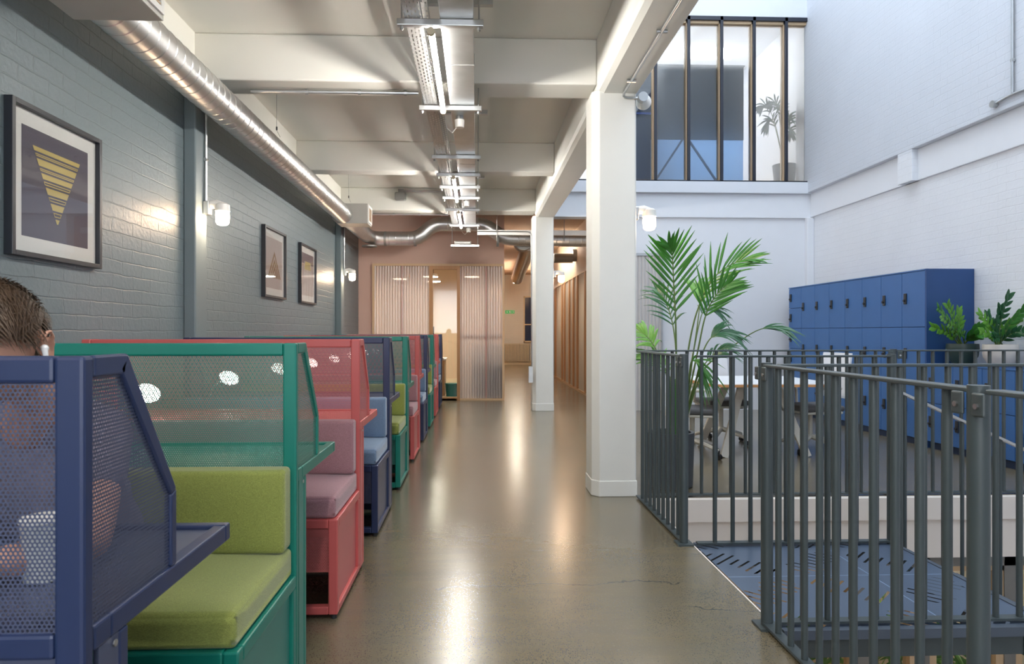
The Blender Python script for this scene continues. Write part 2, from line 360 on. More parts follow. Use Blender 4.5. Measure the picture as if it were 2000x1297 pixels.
        return s.add(vs, fs)
    def quad(s, *p): return s.add(p, [tuple(range(len(p)))])
    def build(s, name, mats, parent=None, bevel=0, seg=2, smooth=False, loc=None):
        me = bpy.data.meshes.new(name); me.from_pydata(s.v, [], s.f); me.update()
        mats = mats if isinstance(mats, (list, tuple)) else [mats]
        for m in mats: me.materials.append(M[m])
        for p, i in zip(me.polygons, s.m): p.material_index = i
        bm = bmesh.new(); bm.from_mesh(me); bmesh.ops.recalc_face_normals(bm, faces=bm.faces); bm.to_mesh(me); bm.free()
        o = bpy.data.objects.new(name, me); COL.objects.link(o)
        if loc: o.location = loc
        if parent: o.parent = parent
        if bevel:
            b = o.modifiers.new('bevel', 'BEVEL'); b.width = bevel; b.segments = seg; b.limit_method = 'ANGLE'; b.angle_limit = radians(40)
        if smooth:
            for p in me.polygons: p.use_smooth = True
            me.set_sharp_from_angle(angle=radians(smooth if smooth > 1 else 42))
        return o
def tag(o, label, cat, group=None):
    o['label'] = label; o['category'] = cat
    if group: o['group'] = group
    return o
def thing(name, label, cat, loc=(0,0,0), rz=0, group=None):
    o = bpy.data.objects.new(name, None); o.empty_display_size = .1; COL.objects.link(o)
    o.location = loc; o.rotation_euler = (0, 0, rz); return tag(o, label, cat, group)
def struct(o, label=None):
    o['kind'] = 'structure'
    if label: o['label'] = label
    return o
def copy_tree(o, parent=None):
    c = o.copy(); COL.objects.link(c)
    if parent: c.parent = parent
    for ch in list(o.children): copy_tree(ch, c)
    return c
def dup(o, loc, label, rz=None):
    c = copy_tree(o); c.location = loc; c['label'] = label
    if rz is not None: c.rotation_euler = (0, 0, rz)
    return c
# ================================================================ SETTING
WX = -2.14; CZ = 3.44
b = MB(); b.box(WX-.2, 1.25, -3, 5.05, -.44, 0); b.box(WX-.2, 5.6, 5.05, 26.2, -.44, 0)
struct(b.build('floor', 'polished_concrete'))
b = MB(); b.box(1.25, 1.262, -3, 5.05, -.44, -.004); b.box(1.25, 5.33, 4.985, 5.05, -.17, -.004); struct(b.build('trim_1', 'fascia_paint'))
b = MB(); b.box(1.25, 5.33, 5.005, 5.05, -.46, -.17); struct(b.build('trim_2', 'fascia_paint'))
b = MB(); b.box(WX-.25, WX, -3, 12.4, -.44, 3.7); struct(b.build('wall_left', 'grey_painted_brick'))
b = MB(); b.box(WX-.25, 5.6, -3.2, -3, -3.6, 8.4); struct(b.build('wall_back', 'white_plaster'))
b = MB(); b.box(WX-.25, 1.2, -3, 10.9, CZ, 3.7); b.box(WX-.25, 5.6, 10.9, 26.2, CZ, 3.49); struct(b.build('ceiling', 'cream_plaster'))
b = MB(); b.box(.5, 5.6, 11.0, 26, CZ-.02, CZ-.001); struct(b.build('ceiling_corridor', 'tan_board'))
for i, (y0, y1) in enumerate(((-.4, -.1), (2.3, 2.5), (5.10, 5.41), (7.92, 8.13), (10.48, 10.85))):
    struct(MB().box(WX, .9, y0, y1, 3.095, CZ).build('trim_%d' % (3+i), 'cream_plaster', bevel=.012))
g = MB(); g.prism([(.9, CZ), (.9, 3.08), (.915, 3.05), (.95, 3.03), (1.2, 3.03), (1.2, 3.7), (.9, 3.7)], 'y', -3, 10.64)
struct(g.build('trim_8', 'column_paint', bevel=.008))
def column(y, name):
    x0, x1 = .868, 1.198; c = MB()
    c.prism([(x0+.0, y+.06), (x0+.05, y), (x1-.012, y), (x1, y+.012), (x1, y+.32), (x0, y+.32)], 'z', .0, 3.06)
    c.prism([(x0-.006, y+.054), (x0+.046, y-.006), (x1+.004, y-.006), (x1+.004, y+.326), (x0-.006, y+.326)], 'z', 0, .12)
    return struct(c.build(name, 'column_paint', bevel=.006))
column(5.09, 'wall_column_near'); column(10.64, 'wall_column_far')
for i, y in enumerate((-.4, 5.06, 10.4)):
    struct(MB().box(WX, -2.052, y, y+.21, 0, 3.12).build('trim_%d' % (9+i), 'grey_paint', bevel=.01))
struct(MB().box(WX, -2.075, -3, 12.4, 3.12, CZ).build('trim_17', 'cream_plaster'))
# right side wall of the atrium
b = MB(); b.box(5.33, 5.6, -3, 26, -3.6, 3.06); struct(b.build('wall_right', 'white_painted_brick'))
b = MB(); b.box(5.295, 5.6, -3, 11, 3.06, 3.44); struct(b.build('trim_12', 'white_plaster', bevel=.006))
b = MB(); b.box(5.22, 5.6, -3, 11, 3.44, 8.4); b.box(5.22, 5.34, 8.01, 8.29, 3.06, 3.44); b.box(5.22, 5.34, 2.4, 2.7, 3.06, 3.44)
struct(b.build('wall_right_upper', 'white_painted_brick', bevel=.006))
# far wall of the atrium
b = MB(); b.box(2.9, 5.33, 10.7, 10.9, 0, 3.06); b.box(2.05, 2.9, 10.7, 10.9, 2.47, 3.06); struct(b.build('wall_far', 'white_plaster'))
b = MB(); b.box(1.19, 5.33, 10.655, 10.9, 3.045, 3.425); struct(b.build('trim_13', 'white_plaster', bevel=.006))
b = MB(); b.box(1.19, 5.33, 10.59, 10.9, 3.425, 3.605); struct(b.build('trim_14', 'white_plaster', bevel=.006))
b = MB(); b.box(5.22, 5.33, 10.6, 10.7, 0, 3.05); struct(b.build('trim_15', 'white_plaster', bevel=.01))
b = MB(); b.box(1.0, 5.4, 10.62, 10.9, 6.21, 8.4); struct(b.build('wall_far_upper', 'white_plaster'))
b = MB(); b.box(1.05, 1.2, -3, 10.62, 3.7, 8.4); struct(b.build('wall_atrium_left', 'white_plaster'))
# rooflight glazing bars (above the frame)
b = MB()
for y in range(-3, 12, 2): b.box(1.2, 5.25, y, y+.08, 8.4, 8.55)
struct(b.build('ceiling_rooflight', 'white_plaster'))
# ribbed grey panel of the meeting room beside the far wall
b = MB(); prof = []
x = 2.05
while x < 2.9: prof += [(x, 10.69), (x+.015, 10.675), (x+.035, 10.675), (x+.05, 10.69)]; x += .055
prof = prof + [(prof[-1][0], 10.8), (2.05, 10.8)]
b.prism(prof, 'z', 0, 2.44); o = struct(b.build('wall_ribbed', 'grey_ribs'))
b = MB(); b.box(2.05, 2.93, 10.66, 10.8, 2.44, 2.48); b.box(2.9, 2.93, 10.66, 10.8, 0, 2.44); struct(b.build('trim_16', 'galvanised'))
# ---- upstairs glazing
w = thing('window_1', 'upstairs glazed screen with black mullions and timber linings', 'window'); w['kind'] = 'structure'; del w['category']
xs = [1.24, 1.765, 2.285, 2.80, 3.325, 3.85, 4.37, 4.885, 5.30]
b = MB()
for x in xs: b.box(x-.022, x+.022, 10.60, 10.64, 3.605, 6.21)
b.box(1.2, 5.33, 10.60, 10.64, 6.15, 6.21); b.box(1.2, 5.33, 10.60, 10.64, 3.605, 3.625); b.build('window_frame', 'mullion_black', w)
b = MB()
for x in xs: b.box(x-.034, x+.034, 10.64, 10.76, 3.625, 6.15)
b.box(1.2, 5.33, 10.64, 10.76, 6.11, 6.15); b.box(1.2, 5.33, 10.64, 10.76, 3.61, 3.635); b.build('timber_lining', 'pale_oak', w)
for i in range(8):
    MB().box(xs[i]+.034, xs[i+1]-.034, 10.70, 10.712, 3.635, 6.11).build('pane', 'frosted_glass' if i >= 3 else 'window_glass', w)
# upstairs room
b = MB(); b.box(.6, 5.6, 10.9, 16, 3.5, 3.6); struct(b.build('floor_upstairs', 'oak_floor'))
b = MB(); b.box(.6, 5.6, 14.4, 14.6, 3.6, 6.6); b.box(5.45, 5.6, 10.9, 14.4, 3.6, 6.6); b.box(.6, .8, 10.9, 14.4, 3.6, 6.6); struct(b.build('wall_upstairs', 'white_plaster'))
b = MB(); b.box(.6, 5.6, 10.9, 14.6, 6.6, 6.7); struct(b.build('ceiling_upstairs', 'white_plaster'))
for i, (x, y) in enumerate(((2.6, 12.6), (4.3, 12.9))):
    o = MB().box(x-.6, x+.6, y-.15, y+.15, 6.53, 6.59).build('ceiling_light', 'upstairs_glow')
    tag(o, 'bright ceiling light panel upstairs over the %s of the frosted room' % ('blue board' if i == 0 else 'blurred plant'), 'light')
t = thing('mobile_board', 'navy mobile board with A-frame legs, blurred behind the frosted panes upstairs', 'board', (0, 0, 3.6))
MB().box(2.84, 4.36, 11.02, 11.06, .78, 1.98).build('upper_panel', 'navy_board', t)
MB().box(2.84, 4.36, 11.04, 11.07, .02, .78).build('lower_panel', 'pale_blue_board', t)
MB().bar((2.85, 11.0, 0.03), (3.36, 11.0, .80), .03, .03).build('leg', 'navy_board', t)
MB().bar((3.95, 11.0, 0.03), (3.42, 11.0, .80), .03, .03).build('leg', 'navy_board', t)
MB().box(2.82, 4.38, 11.01, 11.07, 1.98, 2.0).build('top_rail', 'black_plastic', t)
t = thing('storage_wall', 'navy storage unit with bright blue upright, seen in the clear pane upstairs by the column', 'storage unit', (0, 0, 3.6))
MB().box(2.1, 3.05, 11.6, 11.9, 0, 2.1).build('body', 'navy_wall', t)
MB().box(2.1, 3.05, 11.56, 11.6, 1.36, 1.39).build('crossbar', 'blue_tube', t)
MB().box(2.60, 2.625, 11.56, 11.6, 0.0, 1.36).build('upright', 'blue_tube', t)
# ---- far area behind the booths
b = MB(); b.box(WX-.2, .49, 12.4, 12.5, 2.47, CZ); b.box(WX-.2, -1.884, 12.4, 12.5, 0, 2.47); b.box(.44, .49, 12.5, 26, 2.47, CZ); struct(b.build('wall_office_front', 'pink_plaster'))
b = MB(); b.box(.455, .49, 12.5, 26, 0, 2.47); struct(b.build('wall_office_side', 'oak'))
b = MB(); b.box(WX-.2, .455, 16.4, 16.6, 0, CZ); b.box(WX-.2, WX, 12.4, 16.4, 0, CZ); struct(b.build('wall_office_inner', 'beige_plaster'))
MB().box(WX, .455, 16.36, 16.4, 0, .12).build('baseboard_office', 'cream_paint')['kind'] = 'structure'
b = MB(); b.box(.45, 5.6, 25.95, 26.2, 0, CZ); struct(b.build('wall_end', 'white_painted_brick_end'))
MB().box(.45, 2.1, 25.9, 25.95, 0, .16).build('baseboard_end', 'cream_paint')['kind'] = 'structure'
b = MB(); b.box(2.1, 2.2, 10.9, 26, 2.47, CZ); struct(b.build('wall_corridor_upper', 'beige_plaster'))
# lower floor
b = MB(); b.box(1.0, 5.6, -3, 12, -3.5, -3.4); struct(b.build('floor_lower', 'oak_floor'))
b = MB(); b.box(1.1, 1.25, -3, 12, -3.4, -.44); b.box(1.25, 5.33, 9.4, 9.6, -3.4, -.44); struct(b.build('wall_lower', 'beige_plaster'))
w = thing('window_2', 'timber framed glazing of the lower storey under the white slab edge', 'window'); w['kind'] = 'structure'; del w['category']
xs2 = [1.3, 2.2, 2.95, 3.42, 4.1, 4.75, 5.28]
b = MB()
for x in xs2: b.box(x-.045, x+.045, 5.10, 5.16, -3.4, -.46)
b.box(1.25, 5.33, 5.10, 5.16, -.56, -.46); b.build('window_frame', 'dull_steel', w)
b = MB()
for x in xs2:
    for s in (-1, 1): b.box(x+s*.075-.03, x+s*.075+.03, 5.11, 5.2, -3.4, -.56)
b.box(1.25, 5.33, 5.11, 5.2, -.60, -.56); b.build('timber_lining', 'pale_oak', w)
for i in range(6): MB().box(xs2[i]+.10, xs2[i+1]-.10, 5.15, 5.16, -3.4, -.60).build('pane', 'window_glass', w)

# ================================================================ OFFICE PARTITION
t = thing('office_partition', 'oak framed screen of ribbed translucent sheets at the end of the booths', 'partition')
b = MB()
for x0, x1 in ((-1.884, -1.845), (.455, .493)): b.box(x0, x1, 12.34, 12.44, 0, 2.47)
b.box(-1.845, .455, 12.34, 12.44, 2.43, 2.47); b.box(-1.845, .455, 12.34, 12.44, 0, .035); b.build('frame', 'pale_oak', t)
for x0, x1 in ((-1.845, -1.36), (-1.35, -.865), (-.31, .155), (.165, .455)):
    MB().ribs(x0, x1, 12.385, .035, 2.43, 'x').build('ribbed_sheet', 'ribbed_x', t, smooth=30)
b = MB(); b.box(-1.365, -1.345, 12.41, 12.44, .035, 2.43); b.box(.150, .172, 12.41, 12.44, .035, 2.43); b.box(-.31, .455, 12.42, 12.45, 1.17, 1.20)
b.build('cross_stud', 'coral_panel', t)
t = thing('door_1', 'oak framed glass door in the ribbed office partition', 'door'); t['kind'] = 'structure'; del t['category']
b = MB(); b.box(-.865, -.80, 12.33, 12.45, 0, 2.43); b.box(-.365, -.31, 12.33, 12.45, 0, 2.43); b.box(-.80, -.365, 12.33, 12.45, 2.37, 2.43); b.box(-.80, -.365, 12.34, 12.44, 0, .06)
b.build('door_frame', 'oak', t); MB().box(-.80, -.365, 12.39, 12.398, .06, 2.37).build('door_pane', 'window_glass', t)
for i, (x, y) in enumerate(((-.93, 13.6), (-.95, 14.9), (-.1, 13.6), (-1.6, 14.2))):
    t = thing('pendant_light', ['round pendant light nearest the office door', 'round pendant light further inside the office', 'round pendant glowing behind the right ribbed sheets', 'round pendant glowing behind the left ribbed sheets'][i], 'light', (x, y, 0), group='office pendant lights')
    MB().lathe([(.0, 2.33), (.15, 2.33), (.15, 2.335)], n=20).build('diffuser', 'office_glow', t)
    MB().lathe([(.15, 2.336), (.14, 2.39), (.02, 2.40), (0.0, 2.40)], n=20).build('shade', 'white_plastic', t, smooth=True)
    MB().cyl((0, 0, 2.40), (0, 0, CZ), .005, 6).build('cord', 'black_plastic', t)
t = thing('desk_pedestal', 'pale cabinet just inside the glass office door', 'cabinet', (-.77, 13.1, 0))
MB().box(-.16, .16, -.3, .3, .04, .71).build('body', 'grey_cabinet', t); MB().box(-.19, .19, -.33, .33, .71, .74).build('top', 'white_plastic', t); MB().box(.10, .16, -.31, -.3, .04, .71).build('edge_panel', 'oak', t)
t = thing('computer_monitor', 'black monitor above the farthest booth, inside the office', 'monitor', (-.86, 13.05, .74))
MB().box(-.06, .04, -.02, .02, .42, .60).build('screen', 'black_plastic', t); MB().box(-.02, .01, -.01, .02, 0, .44).build('stand', 'black_plastic', t)
t = thing('waste_bin', 'teal bin on the office floor by the door frame', 'bin', (-.48, 12.9, 0))
MB().cone((0, 0, 0), (0, 0, .26), .10, .12, 20).build('body', 'teal_bin', t); MB().lathe([(.118, .255), (.126, .255), (.126, .27), (.118, .27)]).build('rim', 'teal_bin', t)
t = thing('filing_cabinet', 'dark cabinet blurred behind the left half of the right ribbed sheets', 'cabinet', (0.02, 12.85, 0))
MB().box(-.12, .12, -.2, .2, .05, 1.0).build('body', 'dark_cabinet', t); MB().box(-.11, .11, -.21, -.2, .1, .5).build('drawer', 'dark_cabinet', t); MB().box(-.11, .11, -.21, -.2, .52, .96).build('drawer', 'dark_cabinet', t)
t2 = dup(t, (.32, 12.85, 0), 'dark cabinet blurred behind the narrow rightmost ribbed sheet')
# corridor partition
t = thing('corridor_partition', 'long corridor screen of ribbed sheets with oak posts', 'partition', (2.1, 0, 0))
MB().box(0, .06, 10.9, 25.9, 2.42, 2.47).build('head_rail', 'pale_oak', t); MB().box(0, .06, 10.9, 25.9, 0, .05).build('base_rail', 'pale_oak', t)
posts = [10.95, 12.75, 13.15, 14.2, 14.8, 15.45, 16.3, 16.8, 18.2, 19.5, 21, 23, 25.8]
for i, y in enumerate(posts):
    MB().box(-.012, .075, y, y+.12, .05, 2.42).build('post', 'oak', t)
    if i+1 < len(posts): MB().ribs(y+.12, posts[i+1], .03, .05, 2.42, 'y').build('ribbed_sheet', 'ribbed_y', t, smooth=30)
b = MB(); b.box(3.6, 3.7, 10.9, 26, 0, CZ); struct(b.build('wall_meeting_inner', 'cream_plaster'))
t = thing('radiator', 'cream radiator at the end of the corridor below the exit sign', 'radiator', (1.5, 25.86, 0))
b = MB()
for i in range(18): b.box(-.5+i*.055, -.462+i*.055, -.03, .03, .12, .80)
b.build('fins', 'cream_paint', t, bevel=.01); MB().box(-.5, .49, .03, .05, .15, .76).build('gap_shade_panel', 'dull_steel', t)  # dark panel stands in for the shade between the fins
t = thing('exit_sign', 'green exit sign on the cream wall above the radiator', 'sign', (1.2, 25.93, 2.0))
MB().box(-.13, .22, 0, .02, -.06, .06).build('sign_board', 'sign_glow', t)
b = MB(); b.add([(-.10, -.004, 0), (-.05, -.004, .035), (-.05, -.004, -.035)], [(0, 1, 2)]); b.box(-.05, -.02, -.005, 0, -.008, .008)
b.box(.02, .07, -.005, 0, -.04, .04); b.ell((.12, -.003, .03), (.01, .002, .01)); b.bar((.12, -.003, .02), (.11, -.003, -.01), .012, .004, (0,1,0)); b.bar((.11, -.003, -.01), (.13, -.003, -.04), .008, .004, (0,1,0)); b.bar((.11, -.003, -.01), (.09, -.003, -.035), .008, .004, (0,1,0))
b.box(.155, .20, -.005, 0, .012, .03); b.box(.155, .20, -.005, 0, -.03, -.012)
b.build('symbols', 'white_plastic', t)
t = thing('window_3', 'cream framed sash window at the corridor end, dark blue outside', 'window', (1.98, 25.93, 0)); t['kind'] = 'structure'; del t['category']
b = MB(); b.box(-.22, -.17, -.04, .02, .85, 2.6); b.box(.5, .55, -.04, .02, .85, 2.6); b.box(-.22, .55, -.04, .02, 2.55, 2.6); b.box(-.22, .55, -.04, .02, .85, .9); b.box(-.22, .55, -.04, .02, 1.5, 1.54); b.build('window_frame', 'cream_paint', t)
MB().box(-.17, .5, 0, .01, .9, 2.55).build('pane', 'night_glass', t)
# corridor lamps and ceiling services
for x, y, l in ((2.9, 13.4, 'round pendant added to brighten the nearest corridor sheets from behind'), (2.9, 17.4, 'round pendant added to brighten the farther corridor sheets from behind')):  # pendants added inside the meeting room so the ribbed sheets look lighter
    t = thing('pendant_light', l, 'light', (x, y, 0), group='pendants added behind the corridor sheets')
    MB().lathe([(.0, 2.33), (.18, 2.33), (.18, 2.335)], n=20).build('diffuser', 'office_glow', t); MB().lathe([(.18, 2.336), (.16, 2.39), (.02, 2.40), (0.0, 2.40)], n=20).build('shade', 'white_plastic', t, smooth=True); MB().cyl((0, 0, 2.40), (0, 0, CZ-.02), .005, 6).build('cord', 'black_plastic', t)
for x, y, l, g in ((1.55, 14.4, 'long bare tube light over the corridor, right of the far column', 'corridor_glow'), (1.3, 21, 'distant tube light added to brighten the corridor end', 'office_glow')):  # second tube is added near the end to brighten the end wall
    t = thing('fluorescent_light', l, 'light', (x, y, 0), group='corridor tube lights')
    MB().cyl((0, 0, 2.98), (0, 3, 2.98), .028, 12).build('tube', g, t); MB().box(-.03, .03, 0, 3, 3.01, 3.05).build('batten', 'dull_steel', t)
    for yy in (.3, 2.7): MB().cyl((0, yy, 3.05), (0, yy, CZ-.02), .006, 8).build('drop_rod', 'dull_steel', t)

# ================================================================ STUDY BOOTHS
XL, XR = -1.99, -.6
def rails(parts, w=.04):
    b = MB()
    for p, q in parts: b.bar(p, q, w, w)
    return b
def make_booth(c, fab, label, seat=True):
    """origin on the floor at the aisle end of the screen's front face"""
    st, pn, mx, my = c+'_steel', c+'_panel', c+'_mesh_x', c+'_mesh_y'
    t = thing('study_booth', label, 'booth', (0, 0, 0), group='row of study booths')
    Wd = XR-XL; L, R = XL, XR
    # screen frame (front face at y=0)
    b = MB(); b.box(R-.045, R, 0, .03, .02, 1.2); b.box(L, L+.045, 0, .03, .02, 1.2)
    b.box(L+.045, R-.045, 0, .03, 1.158, 1.2); b.box(L+.045, R-.045, 0, .03, .735, .775); b.box(L+.045, R-.045, 0, .03, .02, .06)
    b.build('screen_frame', st, t, bevel=.006)
    MB().box(L+.045, R-.045, .006, .0075, .775, 1.158).build('screen_mesh', mx, t)
    MB().box(L+.045, R-.045, .012, .022, .06, .735).build('lower_panel', pn, t)
    # wings and lower side panels
    for X, s in ((R, -1), (L, 1)):
        o1, o2 = (X-.016, X) if s < 0 else (X, X+.016)
        b = MB()
        def yz(poly): b.prism(poly, 'x', o1, o2)
        yz([(.03, 1.165), (.125, 1.165), (.135, 1.2), (.03, 1.2)])
        yz([(.108, 1.175), (.135, 1.2), (.325, .925), (.300, .918)])
        yz([(.300, .918), (.325, .925), (.325, .775), (.300, .775)])
        b.build('wing_frame', st, t, bevel=.004)
        xm = X+s*.006
        MB().prism([(.03, .775), (.301, .775), (.301, .918), (.115, 1.17), (.03, 1.17)], 'x', xm-.0008, xm+.0008).build('wing_mesh', my, t)
        b = MB(); b.box(o1, o2, .105, .135, .02, .735); b.box(o1, o2, .03, .105, .02, .05); b.build('rear_post', st, t, bevel=.004)
        MB().box(xm-.004, xm+.004, .045, .105, .05, .735).build('rear_side_panel', pn, t)
    # desk
    b = MB(); b.box(L, R, .03, .08, .735, .775); b.box(L, R, .59, .62, .735, .775); b.box(L, L+.03, .08, .59, .735, .775); b.box(R-.03, R, .08, .59, .735, .775)
    b.build('desk_frame', st, t, bevel=.004)
    MB().box(L+.03, R-.03, .08, .59, .745, .765).build('desk_top', pn, t)
    MB().cyl((R, .09, .722), (R+.002, .09, .722), .006, 10).build('screw', 'galvanised', t)
    # small round lamp on the user's side of the screen
    b = MB(); b.tube([(-1.83, .05, .80), (-1.82, .08, .86), (-1.78, .12, .90)], .006, 8)
    lm = b.build('reading_lamp', 'white_plastic', t)
    mt = Matrix.Rotation(radians(35), 4, 'X') @ Matrix.Rotation(radians(30), 4, 'Y')
    MB().ell((-1.74, .16, .915), (.066, .066, .02), 20, 8, mt).build('lamp_disc', 'booth_glow', lm, smooth=True)
    if not seat:
        for X in (L+.02, R-.02): MB().cyl((X, .12, 0), (X, .12, .02), .013, 12).build('foot', 'black_rubber', t)
        return t
    # seat box in front of the screen
    y0 = -.55; b = MB()
    for X in (L, R-.04):
        b.box(X, X+.04, y0, y0+.04, .02, .43); b.box(X, X+.04, y0+.04, 0, .39, .43); b.box(X, X+.04, y0+.04, 0, .02, .05); b.box(X, X+.04, -.035, 0, .05, .39)
    b.box(L+.04, R-.04, y0, y0+.04, .39, .43); b.box(L+.04, R-.04, y0, y0+.04, .02, .055); b.build('seat_frame', st, t, bevel=.005)
    MB().box(L+.04, R-.04, y0+.012, y0+.0135, .20, .39).build('seat_front_mesh', mx, t)
    MB().box(L+.04, R-.04, y0+.03, -.02, .195, .20).build('shelf', pn, t)
    for X in (L+.02, R-.02): MB().box(X-.006, X+.006, y0+.04, -.035, .05, .39).build('seat_side_panel', pn, t)
    # cushions
    def cushion(name, x0, x1, y0, y1, z0, z1, soft):
        b = MB(); nx, nyy, nz = 14, 6, 4
        bm = bmesh.new(); 
        bmesh.ops.create_cube(bm, size=1)
        bmesh.ops.subdivide_edges(bm, edges=bm.edges, cuts=5, use_grid_fill=True)
        for v in bm.verts:
            u = v.co.copy(); q = [abs(u[i])*2 for i in range(3)]
            puff = (1-q[0]**4)*(1-q[1]**4)*(1-q[2]**6 if name == 'seat_cushion' else 1)
            v.co = Vector((x0+(u.x+.5)*(x1-x0), y0+(u.y+.5)*(y1-y0), z0+(u.z+.5)*(z1-z0)))
            if name == 'seat_cushion' and u.z > .4: v.co.z += .012*(1-q[0]**6)*(1-q[1]**4)
            if name == 'back_cushion' and u.y < -.4: v.co.y -= .012*(1-q[0]**6)*(1-q[2]**4)
        me = bpy.data.meshes.new(name); bm.to_mesh(me); bm.free(); me.materials.append(M[fab])
        for p in me.polygons: p.use_smooth = True
        o = bpy.data.objects.new(name, me); COL.objects.link(o); o.parent = t
        bv = o.modifiers.new('bevel', 'BEVEL'); bv.width = soft; bv.segments = 4; bv.limit_method = 'ANGLE'; bv.angle_limit = radians(50)
        return o
    cushion('seat_cushion', L+.01, R-.012, y0+.015, -.005, .43, .525, .022)
    cushion('back_cushion', L+.01, R-.015, -.095, -.004, .528, .795, .022)
    for X in (L+.02, R-.02):
        for yy in (y0+.02, .12): MB().cyl((X, yy, 0), (X, yy, .02), .013, 12).build('foot', 'black_rubber', t)
    return t
COLS = [('navy', 'sky_fabric'), ('teal', 'olive_fabric'), ('coral', 'mauve_fabric')]
BY = [1.065, 2.29, 3.51, 4.70, 5.91, 7.09, 8.23, 9.36, 10.48, 11.60]
BL = ['navy study booth nearest the camera, cup and glasses on its desk behind the mesh',
      'teal study booth with olive cushions, where the person sits, nearest of the teal ones',
      'coral study booth with mauve cushions, nearest of the coral ones',
      'navy booth with light blue cushions, just beyond the nearest coral booth',
      'second teal study booth from the camera, olive cushions, fifth in the row',
      'second coral study booth from the camera, sixth in the row',
      'third navy study booth from the camera, seventh in the row',
      'third teal study booth from the camera, eighth in the row',
      'last coral study booth, second from the far end of the row',
      'last navy study booth, at the far end of the row by the partition']
protos = {i: make_booth(*COLS[i % 3], BL[i], i > 0) for i in range(4)}
for i in range(10):
    o = protos[i] if i < 4 else copy_tree(protos[(3, 1, 2)[i % 3]])
    o.location = (0, BY[i], 0); o['label'] = BL[i]
# ================================================================ CEILING SERVICES
def resample(pts, step, rad=.12):
    pts = [Vector(p) for p in pts]; out = [pts[0]]
    for i in range(1, len(pts)-1):
        a, b, c = pts[i-1], pts[i], pts[i+1]
        d1 = (a-b); d2 = (c-b); r1 = min(rad, d1.length*.49); r2 = min(rad, d2.length*.49)
        p, q = b+d1.normalized()*r1, b+d2.normalized()*r2
        for k in range(9):
            s = k/8; out.append(p*(1-s)**2+b*2*s*(1-s)+q*s*s)
    out.append(pts[-1])
    res = [out[0]]
    for a, b in zip(out, out[1:]):
        n = max(1, int((b-a).length/step))
        for k in range(1, n+1): res.append(a.lerp(b, k/n))
    return res
def duct_mb(pts, r, pitch=.105, rad=.15, n=48, amp=.0024):
    P = resample(pts, pitch, rad); b = MB(); Q = []; R = []
    for i, p in enumerate(P[:-1]):
        d = (P[i+1]-p); L = d.length
        if L < 1e-5: continue
        Q.append(p); R.append(r)
        if L > pitch*.6:
            for s, rr in ((.80, r), (.86, r+amp), (.92, r+amp), (.97, r)): Q.append(p+d*s); R.append(rr)
    Q.append(P[-1]); R.append(r)
    return b.tube(Q, R, n)
DX, DZ = -1.83, 2.87
t = thing('ventilation_duct', 'long spiral steel duct running along the grey wall above the booths', 'duct')
duct_mb([(DX, 2.2, DZ), (DX, 11.5, DZ-.03), (-1.72, 11.62, DZ-.05), (-1.0, 11.62, 2.82), (-.74, 11.62, 3.07), (.12, 11.62, 3.07), (.46, 11.62, 2.83), (2.0, 11.62, 2.81)], .118).build('spiral_pipe', 'duct_steel', t, smooth=18)
b = MB(); b.lathe([(.07, 0), (.125, 0), (.125, .02), (.09, .03), (.07, .0)], (-1.80, 11.5, 2.66), 20); b.build('open_end', 'dull_steel', t, smooth=True)
b = MB(); b.lathe([(0, 0), (.07, 0)], (-1.80, 11.5, 2.668), 20); b.build('opening', 'black_plastic', t)
for y, nm in ((11.62, 'collar'), ): 
    for x in (-1.55, -1.05, .35): MB().cyl((x-.02, y, 2.815), (x+.02, y, 2.815), .124, 28).build('collar', 'dull_steel', t, smooth=True)
def diffuser(y0, y1, label):
    t = thing('duct_grille_box', label, 'vent', (0, 0, 0))
    b = MB(); b.prism([(-1.98, 2.78), (-1.92, 2.725), (-1.5, 2.725), (-1.5, 3.0), (-1.98, 3.0)], 'y', y0, y1)
    b.build('box', 'box_steel', t, bevel=.004)
    b = MB(); b.box(-1.502, -1.488, y0+.03, y1-.02, 2.745, 2.775); b.box(-1.502, -1.488, y0+.03, y1-.02, 2.955, 2.985); b.box(-1.502, -1.488, y0+.03, y0+.06, 2.775, 2.955); b.box(-1.502, -1.488, y1-.05, y1-.02, 2.775, 2.955); b.build('grille_frame', 'white_plastic', t)
    b = MB(); n = 9
    for i in range(n): z = 2.782+i*.02; b.box(-1.5, -1.491, y0+.06, y1-.05, z, z+.008)
    b.build('louvres', 'pale_oak', t)
    MB().box(-1.505, -1.499, y0+.06, y1-.05, 2.775, 2.955).build('dark_opening', 'black_plastic', t)
diffuser(2.45, 3.33, 'large grille box on the spiral duct nearest the camera, at the top edge')
diffuser(9.42, 9.76, 'small grille box on the spiral duct near the far pilaster')
t = thing('corridor_duct', 'wide spiral duct hanging along the corridor beyond the far column', 'duct')
duct_mb([(.92, 11.95, 2.80), (.96, 16.3, 2.52)], .14, .13).build('spiral_pipe', 'duct_steel', t, smooth=18)
MB().cyl((.80, 11.75, 2.81), (.80, 12.05, 2.81), .16, 24).build('junction', 'dull_steel', t, smooth=True)
t = thing('duct_silencer', 'cylindrical duct silencer above the corridor screen', 'duct')
MB().cyl((1.62, 14.4, 2.80), (2.02, 14.4, 2.80), .10, 24).build('body', 'dull_steel', t, smooth=True); MB().cyl((2.02, 14.4, 2.86), (2.10, 14.4, 2.86), .13, 24).build('collar', 'dull_steel', t, smooth=True)
t = thing('duct_silencer', 'smaller silencer farther along the corridor ceiling', 'duct')
MB().cyl((1.62, 17.6, 2.75), (2.02, 17.6, 2.75), .12, 24).build('body', 'dull_steel', t, smooth=True); MB().cyl((1.5, 17.6, 2.86), (1.62, 17.6, 2.86), .14, 24).build('collar', 'dull_steel', t, smooth=True)
